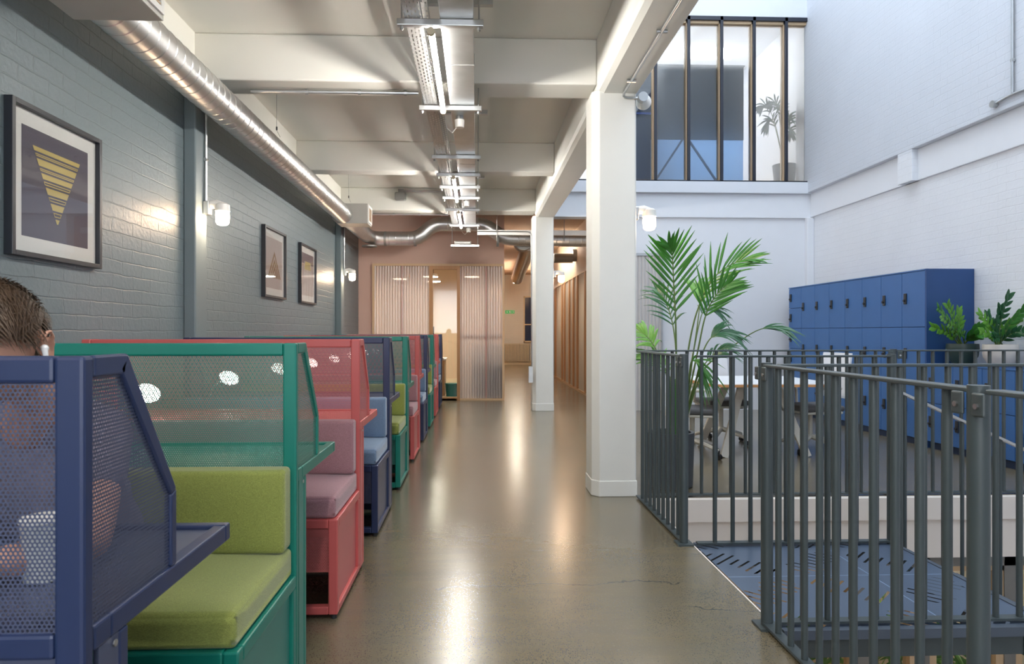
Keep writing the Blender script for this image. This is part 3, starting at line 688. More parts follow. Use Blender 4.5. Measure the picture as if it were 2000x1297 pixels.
MB().cyl((1.8, 17.6, 2.8), (1.8, 17.6, CZ-.02), .006, 8).build('drop_rod', 'dull_steel', t)
t = thing('cable_trunking', 'white horizontal trunking hung across the corridor mouth', 'trunking')
MB().box(.0, 2.08, 11.12, 11.18, 2.82, 2.90).build('channel', 'white_plastic', t)
for x in (.32, 1.42): MB().cyl((x, 11.1, 2.72), (x, 11.1, CZ), .006, 8).build('drop_rod', 'dull_steel', t); 
t = thing('wall_conduit', 'thin grey conduit bending down beside the far white column', 'conduit')
MB().tube(resample([(0.0, 10.60, 2.80), (.84, 10.60, 2.80), (.85, 10.60, .7)], .1, .07), .010, 8).build('pipe', 'galvanised', t, smooth=True)
MB().box(.80, .865, 10.57, 10.63, .45, .70).build('socket_box', 'galvanised', t)
# cable tray
t = thing('perforated_tray', 'perforated cable tray, left of the tube lights, in two layers', 'cable tray')
b = MB(); b.quad((-.395, -2, 2.958), (-.305, -2, 2.958), (-.305, 11.3, 2.958), (-.395, 11.3, 2.958))
b.quad((-.395, -2, 3.06), (-.28, -2, 3.06), (-.28, 11.3, 3.06), (-.395, 11.3, 3.06)); b.build('tray_base', 'slotted_tray', t)
b = MB(); b.box(-.398, -.395, -2, 11.3, 2.957, 2.985); b.box(-.305, -.302, -2, 11.3, 2.957, 2.985); b.box(-.398, -.395, -2, 11.3, 3.058, 3.09); b.box(-.28, -.277, -2, 11.3, 3.058, 3.09); b.build('tray_flange', 'galvanised', t)
t = thing('cable_trunking', 'wide solid galvanised trunking, right of the tube lights', 'trunking')
b = MB(); b.box(-.205, -.02, -2, 11.3, 2.957, 3.03); b.build('channel', 'galvanised', t, bevel=.004)
b = MB()
for y in (1.4, 4.4, 7.0, 10.0): b.box(-.207, -.018, y, y+.004, 2.9555, 3.031)
b.build('joint', 'dull_steel', t)
lab = ['nearest trapeze hanger, at the near end of the first tube light', 'trapeze hanger at the far end of the first tube light', 'trapeze hanger midway between the first and second tube lights',
 'trapeze hanger at the near end of the second tube light', 'trapeze hanger across the middle of the second tube light', 'trapeze hanger at the far end of the second tube light', 'trapeze hanger at the near end of the third tube light',
 'trapeze hanger at the far end of the third tube light', 'last trapeze hanger in front of the pink wall']
def hanger(y, dz, label):
    t = thing('trapeze_hanger', label, 'hanger', (0, y, 0), group='cable tray hangers')
    MB().box(-.44, .035, -.02, .02, 2.918+dz, 2.955+dz).build('strut', 'galvanised', t, bevel=.004)
    for x in (-.415, .01):
        r = MB().cyl((x, 0, 2.895+dz), (x, 0, CZ), .005, 8).build('rod', 'galvanised', t)
        MB().cyl((x, 0, 2.900+dz), (x, 0, 2.915+dz), .011, 6).build('nut', 'dull_steel', r)
    return t
first = hanger(3.77, 0, lab[0])
for i, y in enumerate((5.2, 6.65, 7.4, 8.03, 8.68, 9.52, 10.93)): dup(first, (0, y, 0), lab[i+1])
hanger(11.32, -.27, lab[8])
t = thing('driver_box', 'small grey box resting on the last trapeze hanger', 'box', (0, 11.32, 2.686)); MB().box(-.38, -.10, -.05, .05, 0, .05).build('case', 'box_steel', t, bevel=.006); MB().box(-.36, -.12, -.052, -.05, .015, .035).build('label_plate', 'white_plastic', t)
for i, y in enumerate((3.9, 5.85, 8.3)):
    o = MB().box(-.42, .09, y-.018, y+.018, 3.10, 3.135).build('support_channel', 'galvanised'); tag(o, 'short upper steel channel above the %s tube light' % ['first', 'gap after the first', 'second'][i], 'channel')
def tube_light(y0, y1, label):
    t = thing('tube_light', label, 'light', group='tube lights under the cable tray')
    MB().cyl((-.255, y0+.03, 2.893), (-.255, y1-.03, 2.893), .0145, 14).build('tube', 'tube_glow', t, smooth=True)
    for y in (y0, y1-.03): MB().cyl((-.255, y, 2.893), (-.255, y+.03, 2.893), .021, 14).build('end_cap', 'cream_paint', t, smooth=True)
    MB().box(-.272, -.238, y0+.05, y1-.05, 2.912, 2.917).build('batten', 'white_plastic', t)
tube_light(3.76, 5.16, 'first bare tube light, nearest the camera and longest in view')
tube_light(7.32, 8.68, 'second bare tube light, halfway along the ceiling')
tube_light(9.45, 10.85, 'third bare tube light, farthest along the tray')
tube_light(.2, 1.6, 'bare tube light overhead, above the top of the frame')
for y, l in ((5.45, 'white motion sensor under the trunking past the first tube light'), (8.85, 'white motion sensor under the trunking past the second tube light'), (11.15, 'white motion sensor under the trunking past the third tube light')):
    t = thing('motion_sensor', l, 'sensor', (-.14, y, 0), group='ceiling motion sensors')
    MB().cyl((0, 0, 2.925), (0, 0, 2.957), .030, 16).build('base', 'galvanised', t); MB().cone((0, 0, 2.865), (0, 0, 2.925), .035, .04, 20).build('dome', 'porcelain', t, smooth=True)
    MB().tube([(-.02, 0, 2.87), (-.06, .02, 2.83), (-.10, 0, 2.86), (-.11, -.1, 2.89)], .004, 6).build('cable', 'white_plastic', t)
t = thing('emergency_light', 'grey box light on the third ceiling beam with a conduit to the tray', 'light')
MB().box(-1.25, -1.08, 10.38, 10.478, 3.235, 3.36).build('housing', 'dull_steel', t, bevel=.02); MB().tube([(-1.16, 10.46, 3.39), (-.3, 10.46, 3.38)], .012, 8).build('conduit', 'galvanised', t); MB().box(-1.20, -1.12, 10.42, 10.478, 3.36, 3.41).build('junction_box', 'dull_steel', t)
for i, (y, z) in enumerate(((5.43, 3.07), (10.87, 3.07))):
    t = thing('beam_conduit', 'steel conduit along the underside of the %s beam' % ['first cross', 'third cross'][i], 'conduit')
    MB().cyl((-1.72, y-.17, z), (-.45, y-.17, z), .014, 10).build('pipe', 'galvanised', t)
    for x in (-1.3, -.9, -.55): MB().cyl((x-.01, y-.17, z), (x+.01, y-.17, z), .021, 10).build('clip', 'galvanised', t)
for i, (x, y) in enumerate(((-1.74, 6.0), (-1.68, 9.0))):
    t = thing('duct_wire', 'thin wire hanging from the ceiling to the duct, %s' % ['nearer one', 'farther one'][i], 'wire')
    MB().cyl((x, y, 2.99), (x, y, CZ), .002, 6).build('cable', 'dull_steel', t); MB().cyl((x, y, 2.99), (x, y, 3.02), .007, 8).build('clamp', 'black_plastic', t)
    MB().cyl((x, y, 2.99), (x+.03, y, 2.93), .002, 6).build('cable', 'dull_steel', t)
t = thing('girder_conduit', 'steel conduit under the long girder bending to a lamp box at the near column', 'conduit')
MB().tube(resample([(1.09, 1.5, 3.015), (1.09, 5.03, 3.015), (1.09, 5.065, 2.99), (1.20, 5.065, 2.985)], .3, .05), .010, 10).build('pipe', 'galvanised', t, smooth=True)
for y in (3.4, 4.8, 4.0): MB().cyl((1.06, y, 3.016), (1.125, y, 3.016), .012, 8).build('clip', 'galvanised', t)
MB().cyl((1.235, 5.03, 2.99), (1.235, 5.09, 2.99), .036, 20).build('junction_box', 'galvanised', t, smooth=True)
MB().cone((1.235, 5.09, 3.0), (1.29, 5.25, 3.02), .03, .06, 20).build('lamp_cone', 'porcelain', t, smooth=True)
t = thing('wall_conduit', 'grey conduit with a round box on the upper right white wall', 'conduit')
MB().tube([(5.20, 6.44, 6), (5.20, 6.44, 3.56)], .013, 10).build('pipe', 'galvanised', t, smooth=True)
MB().tube(resample([(5.20, 6.1, 3.53), (5.20, 6.45, 3.55), (5.20, 6.66, 3.53)], .1, .06), .013, 10).build('pipe', 'galvanised', t, smooth=True)
MB().cyl((5.17, 6.67, 3.53), (5.22, 6.67, 3.53), .035, 16).build('junction_box', 'galvanised', t); MB().cyl((5.19, 6.44, 3.88), (5.22, 6.44, 3.88), .02, 10).build('clip', 'galvanised', t)

# ================================================================ JAR LAMPS
def jar_lamp(loc, side, label, conduit=None):
    t = thing('wall_lamp', label, 'lamp', loc, group='porcelain jar wall lamps')
    s = side
    MB().box(min(0, s*.045), max(0, s*.045), -.035, .035, -.045, .055).build('mounting_box', 'galvanised', t, bevel=.006)
    b = MB(); b.tube([(s*.045, 0, .03), (s*.09, 0, .035), (s*.13, 0, .02)], [.030, .034, .034], 14); b.lathe([(.0, .045), (.035, .044), (.052, .03), (.054, -.018), (.048, -.022), (0, -.022)], (s*.135, 0, 0), 24)
    b.build('porcelain_arm', 'porcelain', t, smooth=True)
    MB().lathe([(.047, -.022), (.050, -.05), (.048, -.10), (.038, -.118), (.015, -.126), (0, -.127)], (s*.135, 0, 0), 24).build('glass_jar', 'jar_glow', t, smooth=True)
    if conduit:
        MB().cyl((s*.012, 0, .055), (s*.012, 0, conduit), .010, 10).build('conduit', 'galvanised', t)
        for z in (conduit*.45, conduit*.97): MB().cyl((s*.012, -.02, z), (s*.012, .02, z), .014, 8).build('clip', 'galvanised', t)
jar_lamp((-2.052, 5.22, 2.165), 1, 'glowing jar lamp on the grey wall at the near pilaster, left of the triangle prints', .82)
jar_lamp((-2.052, 10.56, 2.15), 1, 'glowing jar lamp on the grey wall at the far pilaster', .82)
jar_lamp((1.2, 5.25, 2.15), 1, 'glowing jar lamp on the right face of the near white column, above the palm')
jar_lamp((1.2, 10.8, 2.15), 1, 'glowing jar lamp on the right face of the far white column')
jar_lamp((-2.052, -.25, 2.16), 1, 'glowing jar lamp on the grey wall behind the camera position', .82)

# ================================================================ PICTURES
def picture(y0, y1, z0, z1, label, kind):
    t = thing('framed_print', label, 'picture', (WX, 0, 0)); fw = .024
    b = MB(); b.box(.0, .04, y0, y0+fw, z0, z1); b.box(.0, .04, y1-fw, y1, z0, z1); b.box(.0, .04, y0+fw, y1-fw, z1-fw, z1); b.box(.0, .04, y0+fw, y1-fw, z0, z0+fw); b.build('frame', 'frame_black', t, bevel=.002)
    MB().box(.004, .014, y0+fw, y1-fw, z0+fw, z1-fw).build('mount', 'picture_mount', t)
    iy0, iy1, iz0, iz1 = y0+.10, y1-.10, z0+.10, z1-.10
    bg = {'gold': 'print_plum', 'chevron': 'print_grey', 'fan': 'print_rose'}[kind]
    MB().box(.014, .0155, iy0, iy1, iz0, iz1).build('print', bg, t)
    b = MB(); cy = (iy0+iy1)/2
    if kind == 'gold':
        top, bot, hw = z1-.18, z0+.18, (iy1-iy0)*.36
        def w(z): return hw*(z-bot)/(top-bot)
        def strip(za, zb, k=1): b.add([(.017, cy-w(za)*k, za), (.017, cy+w(za)*k, za), (.017, cy+w(zb)*k, zb), (.017, cy-w(zb)*k, zb)], [(0, 1, 2, 3)])
        def outline(za, zb):
            h = .005; strip(za, za+h); strip(zb-h, zb)
            for s in (-1, 1): b.add([(.017, cy+s*w(za), za), (.017, cy+s*(w(za)-h), za), (.017, cy+s*(w(zb)-h), zb), (.017, cy+s*w(zb), zb)], [(0, 1, 2, 3)])
        H = (top-bot)/.86; z = top; seq = [('f', .075), ('o', .055), ('f', .10), ('o', .055), ('f', .085), ('o', .065), ('f', .10), ('o', .07), ('f', .10), ('o', .075), ('f', .08)]
        for k, h in seq:
            h *= H; g = .010
            (strip if k == 'f' else outline)(max(bot, z-h+g), z); z -= h
            if z < bot+.02: break
        b.build('gold_triangle', 'print_gold', t)
    elif kind == 'chevron':
        top, bot = z1-.23, z0+.21
        for j, s in enumerate((1, .72, .46, .2)):
            tz = bot+(top-bot)*s; hw = (iy1-iy0)*.40*s; th = .036
            for sg in (-1, 1):
                if j == 3: b.add([(.017, cy, tz), (.017, cy+sg*hw, bot), (.017, cy, bot)], [(0, 1, 2)])
                else: b.add([(.017, cy, tz), (.017, cy+sg*hw, bot), (.017, cy+sg*(hw-th), bot), (.017, cy, tz-th*(tz-bot)/hw)], [(0, 1, 2, 3)])
        b.build('chevrons', 'print_bronze', t)
    else:
        b.box(.0156, .0165, iy0, iy1, iz1-.13, iz1); b.build('plum_block', 'print_plum', t)
        b = MB(); n = 16
        for i in range(n):
            u = (i+.5)/n; ya = iy0+(iy1-iy0)*u; yb = cy+(iy1-iy0)*(u-.5)*.55
            b.add([(.017, ya-.006, iz0), (.017, ya+.006, iz0), (.017, yb+.004, iz1-.10), (.017, yb-.004, iz1-.10)], [(0, 1, 2, 3)])
        b.build('stripes', 'picture_mount', t)
        b = MB(); b.add([(.0172, cy-.16, iz1-.20), (.0172, cy+.16, iz1-.20), (.0172, cy+.12, iz1-.10), (.0172, cy-.12, iz1-.10)], [(0, 1, 2, 3)]); b.build('gold_band', 'print_gold', t)
    MB().box(.020, .022, y0+fw, y1-fw, z0+fw, z1-fw).build('glazing', 'picture_glass', t)
picture(3.17, 3.91, 1.59, 2.312, 'large framed print of a gold striped triangle on plum, nearest the camera', 'gold')
picture(6.86, 7.62, 1.59, 2.31, 'framed print of bronze chevrons pointing up on pale grey', 'chevron')
picture(8.25, 9.04, 1.59, 2.312, 'framed print of pale fanned stripes under a plum block, farthest of the three', 'fan')

# ================================================================ RAILINGS
def railing(pts_posts, label, axis, a0, a1, fixed, posts, flange=True, step=.112, off=0):
    """run along axis ('x' or 'y') from a0 to a1 at the fixed other coordinate"""
    t = thing('balustrade', label, 'railing')
    def P(a, z, o=0): return (a, fixed+o, z) if axis == 'x' else (fixed+o, a, z)
    def bx(b, a, c, w, z0, z1):
        if axis == 'x': b.box(a, c, fixed-w, fixed+w, z0, z1)
        else: b.box(fixed-w, fixed+w, a, c, z0, z1)
    b = MB(); bx(b, a0, a1, .022, 1.09, 1.102); b.build('handrail', 'rail_paint', t, bevel=.003)
    b = MB(); bx(b, a0, a1, .022, .012, .022); b.build('bottom_rail', 'rail_paint', t)
    for a in posts:
        p = MB().cyl(P(a, .0), P(a, 1.108), .0245, 20).build('post', 'rail_paint', t, smooth=True)
        if flange:
            b = MB(); bx(b, a-.05, a+.05, .045, 0, .010); b.build('base_plate', 'rail_paint', p)
            for s in (-1, 1):
                if axis == 'y': MB().box(fixed-.031, fixed-.022, a+s*.035-.02, a+s*.035+.02, 1.035, 1.092).build('fixing_lug', 'rail_paint', p, bevel=.008)
                else: MB().box(a+s*.035-.02, a+s*.035+.02, fixed-.031, fixed-.022, 1.035, 1.092).build('fixing_lug', 'rail_paint', p, bevel=.008)
                MB().cyl(P(a+s*.035, 1.06, -.031), P(a+s*.035, 1.06, -.036), .007, 10).build('bolt', 'galvanised', p)
    n = int((a1-a0)/step); st = (a1-a0)/(n+1); bb = None
    for i in range(1, n+1):
        a = a0+st*i
        if any(abs(a-q) < .035 for q in posts): continue
        if bb is None:
            b = MB(); b.cyl((0, 0, .02), (0, 0, 1.092), .0125, 14); bb = b.build('baluster', 'rail_paint', t, smooth=True); bb.location = P(a, 0)
        else:
            c = bb.copy(); COL.objects.link(c); c.parent = t; c.location = P(a, 0)
    return t
railing(0, 'short dark railing from the near column to the landing corner', 'y', 3.94, 5.05, 1.205, [3.94])
railing(0, 'dark railing along the floor edge, nearest the camera, from the landing post', 'y', 1.61, 2.82, 1.215, [1.61, 2.82])
railing(0, 'dark railing beside the camera, cut off by the right edge', 'y', .45, 1.56, 1.215, [.45])
railing(0, 'dark railing along the far side of the void in front of the table and lockers', 'x', 1.24, 5.25, 5.07, [3.16, 5.2])
railing(0, 'dark railing on the far side of the perforated landing', 'x', 1.27, 2.42, 3.90, [2.42], flange=False)
railing(0, 'dark railing on the near side of the perforated landing', 'x', 1.27, 2.42, 2.83, [2.42], flange=False)
# stair landing and flight
t = thing('stair_landing', 'perforated blue steel stair landing beyond the gap in the railing', 'landing')
MB().quad((1.265, 2.80, 0), (2.42, 2.80, 0), (2.42, 3.92, 0), (1.265, 3.92, 0)).build('plate', 'slotted_landing', t)
b = MB(); b.box(1.265, 2.42, 2.765, 2.80, -.035, .004); b.box(1.265, 2.42, 3.92, 3.955, -.035, .004); b.box(2.42, 2.445, 2.765, 3.955, -.035, .004); b.build('edge_angle', 'landing_steel', t)
MB().box(1.30, 2.43, 2.79, 2.80, -.12, -.035).build('channel', 'rail_paint', t); MB().box(1.30, 2.43, 3.90, 3.91, -.12, -.035).build('channel', 'rail_paint', t); MB().box(2.30, 2.32, 2.785, 2.79, -.12, -.035).build('stiffener', 'rail_paint', t)
t = thing('steel_stair', 'dark steel stair flight going down to the right from the landing', 'stairs')
b = MB()
for k in range(5): b.box(2.45+.34*k, 2.80+.34*k, 2.84, 3.88, -.17*(k+1)-.03, -.17*(k+1))
b.build('treads', 'landing_steel', t)
for y in (2.81, 3.90): MB().bar((2.45, y, -.18), (4.15, y, -1.06), .02, .16).build('stringer', 'rail_paint', t)
b = MB(); b.box(4.15, 5.2, 2.8, 3.92, -1.05, -1.0); b.build('lower_platform', 'landing_steel', t)
MB().bar((2.47, 3.90, .885), (4.2, 3.90, .10), .035, .014).build('handrail', 'galvanised', t)
for k in range(14):
    x = 2.50+k*.115; MB().cyl((x, 3.90, -.05-.46*(x-2.47)-.12), (x, 3.90, .88-.454*(x-2.47)), .011, 10).build('baluster', 'rail_paint', t, smooth=True)

# ================================================================ LOCKERS
def lock(b, y, z, parent):
    l = MB().box(4.785, 4.80, y-.022, y+.022, z-.06, z+.06).build('lock', 'black_plastic', parent, bevel=.005)
    MB().cyl((4.77, y, z-.02), (4.786, y, z-.02), .014, 12).build('lock_knob', 'black_plastic', l)
def locker(y0, rows, label, H, group):
    t = thing('locker', label, 'locker', (0, y0, 0), group=group)
    MB().box(4.82, 5.32, 0, .4, .075, H).build('body', 'locker_side', t); MB().box(4.84, 5.3, 0, .4, 0, .075).build('plinth', 'plinth_blue', t)
    MB().box(4.795, 5.325, 0, .4, H-.014, H).build('top_panel', 'locker_blue', t)
    for z0, z1 in rows:
        d = MB().box(4.80, 4.818, .003, .397, z0+.003, z1-.003).build('door', 'locker_blue', t, bevel=.002)
        lock(None, .33, z0+(z1-z0)*.52, d)
    return t
R3 = [(.075, .68), (.68, 1.29), (1.29, 1.90)]
base = locker(7.14, R3, 'tall blue locker at the near end of the row, its side showing', 1.915, 'tall blue lockers along the white wall')
words = ['second', 'third', 'fourth', 'fifth', 'sixth', 'seventh']
objs = [base]
for i in range(1, 7):
    objs.append(dup(base, (0, 7.14+.4*i, 0), 'tall blue locker, %s from the near end of the tall row' % words[i-1]))
t8 = locker(9.94, [(.075+.3042*i, .075+.3042*(i+1)) for i in range(6)], 'tall blue locker with six small doors at the far end of the row', 1.915, 'tall blue lockers along the white wall')
MB().box(4.80, 5.325, 7.118, 7.139, 0, 1.915).build('end_panel', 'locker_side', None)
o = bpy.data.objects['end_panel']; o.parent = base; o.location = (0, -7.14, 0)
for c in objs[1:]: pass
lw = ['low blue locker against the end of the tall lockers, under the dark green pot', 'second low blue locker, under the white pot', 'third low blue locker from the tall ones', 'fourth low blue locker from the tall ones', 'low blue locker at the railing end']
b0 = locker(6.715, [(.075, .485), (.485, .89)], lw[0], .905, 'low blue lockers along the white wall')
for i in range(1, 4): dup(b0, (0, 6.715-.4*i, 0), lw[i])

# ================================================================ TABLE AND CHAIRS
t = thing('meeting_table', 'white topped table with timber edge and splayed legs behind the far railing', 'table', (2.85, 7.0, 0))
def rr(hx, hy, r, n=6):
    out = []
    for cx, cy, a0 in ((hx-r, hy-r, 0), (-hx+r, hy-r, 90), (-hx+r, -hy+r, 180), (hx-r, -hy+r, 270)):
        for k in range(n+1): a = radians(a0+90*k/n); out.append((cx+r*cos(a), cy+r*sin(a)))
    return out
MB().prism(rr(.62, .62, .16), 'z', .712, .735).build('edge_band', 'edge_oak', t); MB().prism(rr(.612, .612, .155), 'z', .735, .742).build('tabletop', 'table_white', t)
for sx in (-1, 1):
    for sy in (-1, 1):
        MB().bar((sx*.18, sy*.20, .70), (sx*.42, sy*.36, 0.0), .075, .035, (0, 1, 0)).build('leg', 'chair_frame', t, bevel=.004)
MB().box(-.3, .3, -.25, .25, .68, .712).build('underframe', 'chair_frame', t)
def office_chair(label, loc, rz, full=True):
    t = thing('office_chair', label, 'chair', loc, rz, 'office chairs around the table')
    MB().box(-.23, .23, -.22, .24, .43, .49).build('seat', 'chair_grey', t, bevel=.025, seg=3); MB().box(-.22, .22, -.20, .22, .405, .432).build('seat_pan', 'chair_frame', t, bevel=.01)
    b = MB(); nseg = 7
    for i in range(nseg):
        x0, x1 = -.22+.44*i/nseg, -.22+.44*(i+1)/nseg
        f = lambda x: .27-.5*(abs(x)**2)
        b.add([(x0, f(x0), .56), (x1, f(x1), .56), (x1*.95, f(x1)+.07, 1.02), (x0*.95, f(x0)+.07, 1.02), (x0, f(x0)+.02, .56), (x1, f(x1)+.02, .56), (x1*.95, f(x1)+.09, 1.02), (x0*.95, f(x0)+.09, 1.02)],
              [(0,1,2,3), (7,6,5,4), (0,4,5,1), (3,2,6,7), (0,3,7,4), (1,5,6,2)])
    b.build('backrest', 'chair_white', t, smooth=True)
    MB().tube([(0, .12, .40), (0, .26, .42), (0, .31, .56), (0, .33, .80)], [.03, .03, .022, .015], 10).build('back_post', 'chair_frame', t, smooth=True)
    MB().cyl((0, 0, .14), (0, 0, .41), .025, 14).build('gas_column', 'chair_frame', t)
    for s in (-1, 1):
        MB().tube([(s*.20, .05, .42), (s*.29, .05, .46), (s*.29, .04, .66)], .016, 10).build('arm_support', 'chair_frame', t, smooth=True)
        MB().box(s*.29-.035, s*.29+.035, -.11, .13, .66, .69).build('armrest', 'chair_frame', t, bevel=.012)
    MB().tube([(.05, -.02, .39), (.24, -.04, .385)], .006, 8).build('lever', 'black_plastic', t)
    for k in range(5):
        a = 2*pi*k/5+.3; c, s = cos(a), sin(a)
        MB().tube([(c*.02, s*.02, .155), (c*.16, s*.16, .125), (c*.30, s*.30, .085)], [.028, .022, .016], 8).build('base_leg', 'chair_frame', t, smooth=True)
        b = MB()
        for q in (-.017, .006): b.cyl((c*.30-s*q, s*.30+c*q, .028), (c*.30-s*(q+.014), s*.30+c*(q+.014), .028), .028, 14)
        b.cyl((c*.30, s*.30, .03), (c*.30, s*.30, .09), .008, 8); b.build('caster', 'black_rubber', t)
    return t
office_chair('office chair left of the table, half hidden by the palm', (2.15, 6.75, 0), radians(75))
office_chair('office chair at the middle of the table, behind the nearest post', (2.72, 7.52, 0), radians(5))
office_chair('office chair at the right of the table, in front of the tall lockers', (3.45, 6.95, 0), radians(-80))

# ================================================================ PLANTS
def bez(pts, n):
    P = [Vector(p) for p in pts]; out = []
    m = len(P)-1
    for k in range(n+1):
        s = k/n*m; i = min(int(s), m-1); u = s-i
        p0 = P[max(i-1, 0)]; p1 = P[i]; p2 = P[i+1]; p3 = P[min(i+2, m)]
        out.append(.5*((2*p1)+(-p0+p2)*u+(2*p0-5*p1+4*p2-p3)*u*u+(-p0+3*p1-3*p2+p3)*u**3))
    return out
def leaflet(b, base, d, nrm, L, w, droop):
    side = d.cross(nrm).normalized(); vs = []; n = 5
    for i in range(n+1):
        s = i/n; ww = w*(sin(pi*min(1, s*.92+.08))**.7)*(1-.3*s); c = base+d*(L*s)+Vector((0, 0, -droop*L*s*s))
        if i == n: ww = .0008
        vs += [c-side*ww, c+nrm*ww*.35, c+side*ww]
    fs = []
    for i in range(n):
        a = i*3; fs += [(a, a+1, a+4, a+3), (a+1, a+2, a+5, a+4)]
    b.add(vs, fs)
def frond(parent, pts, start, nl, L, w, spread, droop, facing, m='leaf', name='frond'):
    P = bez(pts, 40); b = MB(); b.mi = 1; k = len(P)
    b.tube([p for p in P], [.0085*(1-.75*i/k) for i in range(k)], 6)
    b.mi = 0
    F = Vector(facing).normalized()
    for i in range(nl):
        s = start+(1-start)*i/(nl-1)*.985; idx = s*40; j = min(int(idx), 39); p = P[j].lerp(P[j+1], idx-j); d = (P[min(j+1, 40)]-P[j]).normalized()
        sd = d.cross(F).normalized(); nrm = sd.cross(d).normalized()
        q = (i/(nl-1)); ln = L*(.55+.45*sin(pi*min(1, q*1.05+.12)))*(1-.25*q)*random.uniform(.88, 1.08)
        for sg in (-1, 1):
            ang = radians(spread*(1-.55*q)+random.uniform(-5, 5)); dd = (d*cos(ang)+sd*sg*sin(ang)+nrm*random.uniform(.05, .25)).normalized()
            leaflet(b, p, dd, (nrm-sd*sg*.3).normalized(), ln, w*random.uniform(.8, 1.1), droop*random.uniform(.7, 1.4))
    o = b.build(name, [m, 'stem_green'], parent, smooth=False)
    for p in o.data.polygons: p.use_smooth = True
    return o
t = thing('palm', 'tall kentia palm rising behind the far railing next to the near white column', 'plant', (0, 0, 0))
camf = (-.2, -1, .15)
FR = [
 ([(1.61, 5.45, .38), (1.573, 5.35, 1.231), (1.542, 5.3, 1.593), (1.515, 5.25, 1.828), (1.475, 5.2, 1.90)], .34, 15, .40, .015, 44, .06, camf, 'leaf'),
 ([(1.623, 5.45, .38), (1.722, 5.5, 1.106), (1.819, 5.5, 1.481), (1.937, 5.45, 1.700), (2.085, 5.4, 1.80), (2.17, 5.3, 1.815)], .44, 14, .40, .012, 34, .12, (-.1, -1, .5), 'leaf'),
 ([(1.635, 5.45, .38), (1.761, 5.4, 1.067), (1.811, 5.35, 1.365), (1.883, 5.3, 1.533), (1.97, 5.25, 1.62)], .50, 12, .36, .013, 40, .08, camf, 'leaf'),
 ([(1.644, 5.45, .38), (1.828, 5.5, .897), (2.039, 5.5, 1.084), (2.231, 5.45, 1.231), (2.34, 5.4, 1.27), (2.42, 5.3, 1.25)], .72, 8, .30, .011, 18, .45, (-.1, -1, 1), 'leaf_dark'),
 ([(1.635, 5.45, .38), (1.72, 5.3, .869), (1.752, 5.2, 1.113), (1.83, 5.17, 1.22), (1.94, 5.16, 1.215)], .66, 9, .30, .017, 26, .55, (-.1, -1, 1), 'leaf_dark'),
 ([(1.594, 5.45, .38), (1.55, 5.52, .866), (1.47, 5.58, 1.10), (1.38, 5.62, 1.22), (1.28, 5.64, 1.22)], .52, 14, .32, .016, 48, .5, (.2, -1, .6), 'leaf_bright'),
 ([(1.61, 5.45, .38), (1.655, 5.6, .933), (1.654, 5.7, 1.274), (1.60, 5.75, 1.50), (1.54, 5.8, 1.60)], .52, 12, .34, .011, 40, .35, (-.2, -1, .5), 'leaf_dark'),
 ([(1.635, 5.45, .38), (1.753, 5.6, .848), (1.90, 5.8, 1.274), (1.99, 5.9, 1.43), (2.10, 5.9, 1.42)], .66, 10, .30, .010, 34, .5, (-.2, -1, .6), 'leaf_dark'),
 ([(1.644, 5.45, .38), (1.656, 5.3, .797), (1.663, 5.25, .999), (1.70, 5.22, 1.0), (1.73, 5.2, .9)], .55, 9, .28, .011, 24, .6, (-.2, -1, .6), 'leaf'),
 ([(1.644, 5.45, .38), (1.743, 5.5, .939), (1.844, 5.6, 1.443), (1.865, 5.7, 1.60)], .70, 8, .33, .014, 30, .1, camf, 'leaf_bright'),
 ([(1.60, 5.45, .38), (1.56, 5.4, .8), (1.50, 5.52, .98), (1.38, 5.58, 1.05)], .5, 12, .32, .013, 44, .4, (.2, -1, .6), 'leaf_bright'),
 ([(1.64, 5.45, .38), (1.75, 5.45, .8), (1.88, 5.45, 1.03), (2.02, 5.42, 1.12)], .62, 9, .27, .012, 32, .5, (-.1, -1, .8), 'leaf_dark'),
]
for a in FR: frond(t, *a)
b = MB()
for i in range(9): a = i*.7; b.tube([(1.60+.03*cos(a), 5.45+.03*sin(a), .34), (1.61+.045*cos(a), 5.45+.045*sin(a), .62), (1.62+.07*cos(a), 5.45+.05*sin(a), .86)], [.014, .011, .006], 8)
b.build('stems', 'leaf', t, smooth=True)
t = thing('planter', 'tall round dark grey planter holding the palm', 'planter', (1.555, 5.45, 0))
MB().lathe([(.165, .0), (.178, .01), (.19, .43), (.19, .435), (.165, .435), (.162, .38), (0, .38)], n=40).build('body', 'planter_grey', t, smooth=True)
MB().lathe([(0, .385), (.16, .383)], n=24).build('soil', 'soil', t)
def zz(parent, base, tip, nl, L, w, m):
    base, tip = Vector(base), Vector(tip); mid = base.lerp(tip, .45)+Vector((0, 0, .05)); P = bez([base, mid, tip], 24); b = MB(); b.mi = 1
    b.tube(P, [.008*(1-.7*i/24) for i in range(25)], 6); b.mi = 0
    for i in range(nl):
        s = .28+.72*i/(nl-1); idx = min(s*24, 23.99); j = int(idx); p = P[j].lerp(P[j+1], idx-j); d = (P[j+1]-P[j]).normalized(); sd = d.cross(Vector((.2, -1, .3))).normalized(); nrm = sd.cross(d).normalized()
        for sg in (-1, 1):
            ang = radians(48-22*s+random.uniform(-8, 8)); dd = (d*cos(ang)+sd*sg*sin(ang)+nrm*random.uniform(0, .35)).normalized()
            leaflet(b, p, dd, nrm, L*random.uniform(.8, 1.1), w, .1)
    o = b.build('stem', [m, 'stem_green'], parent)
    for p in o.data.polygons: p.use_smooth = True
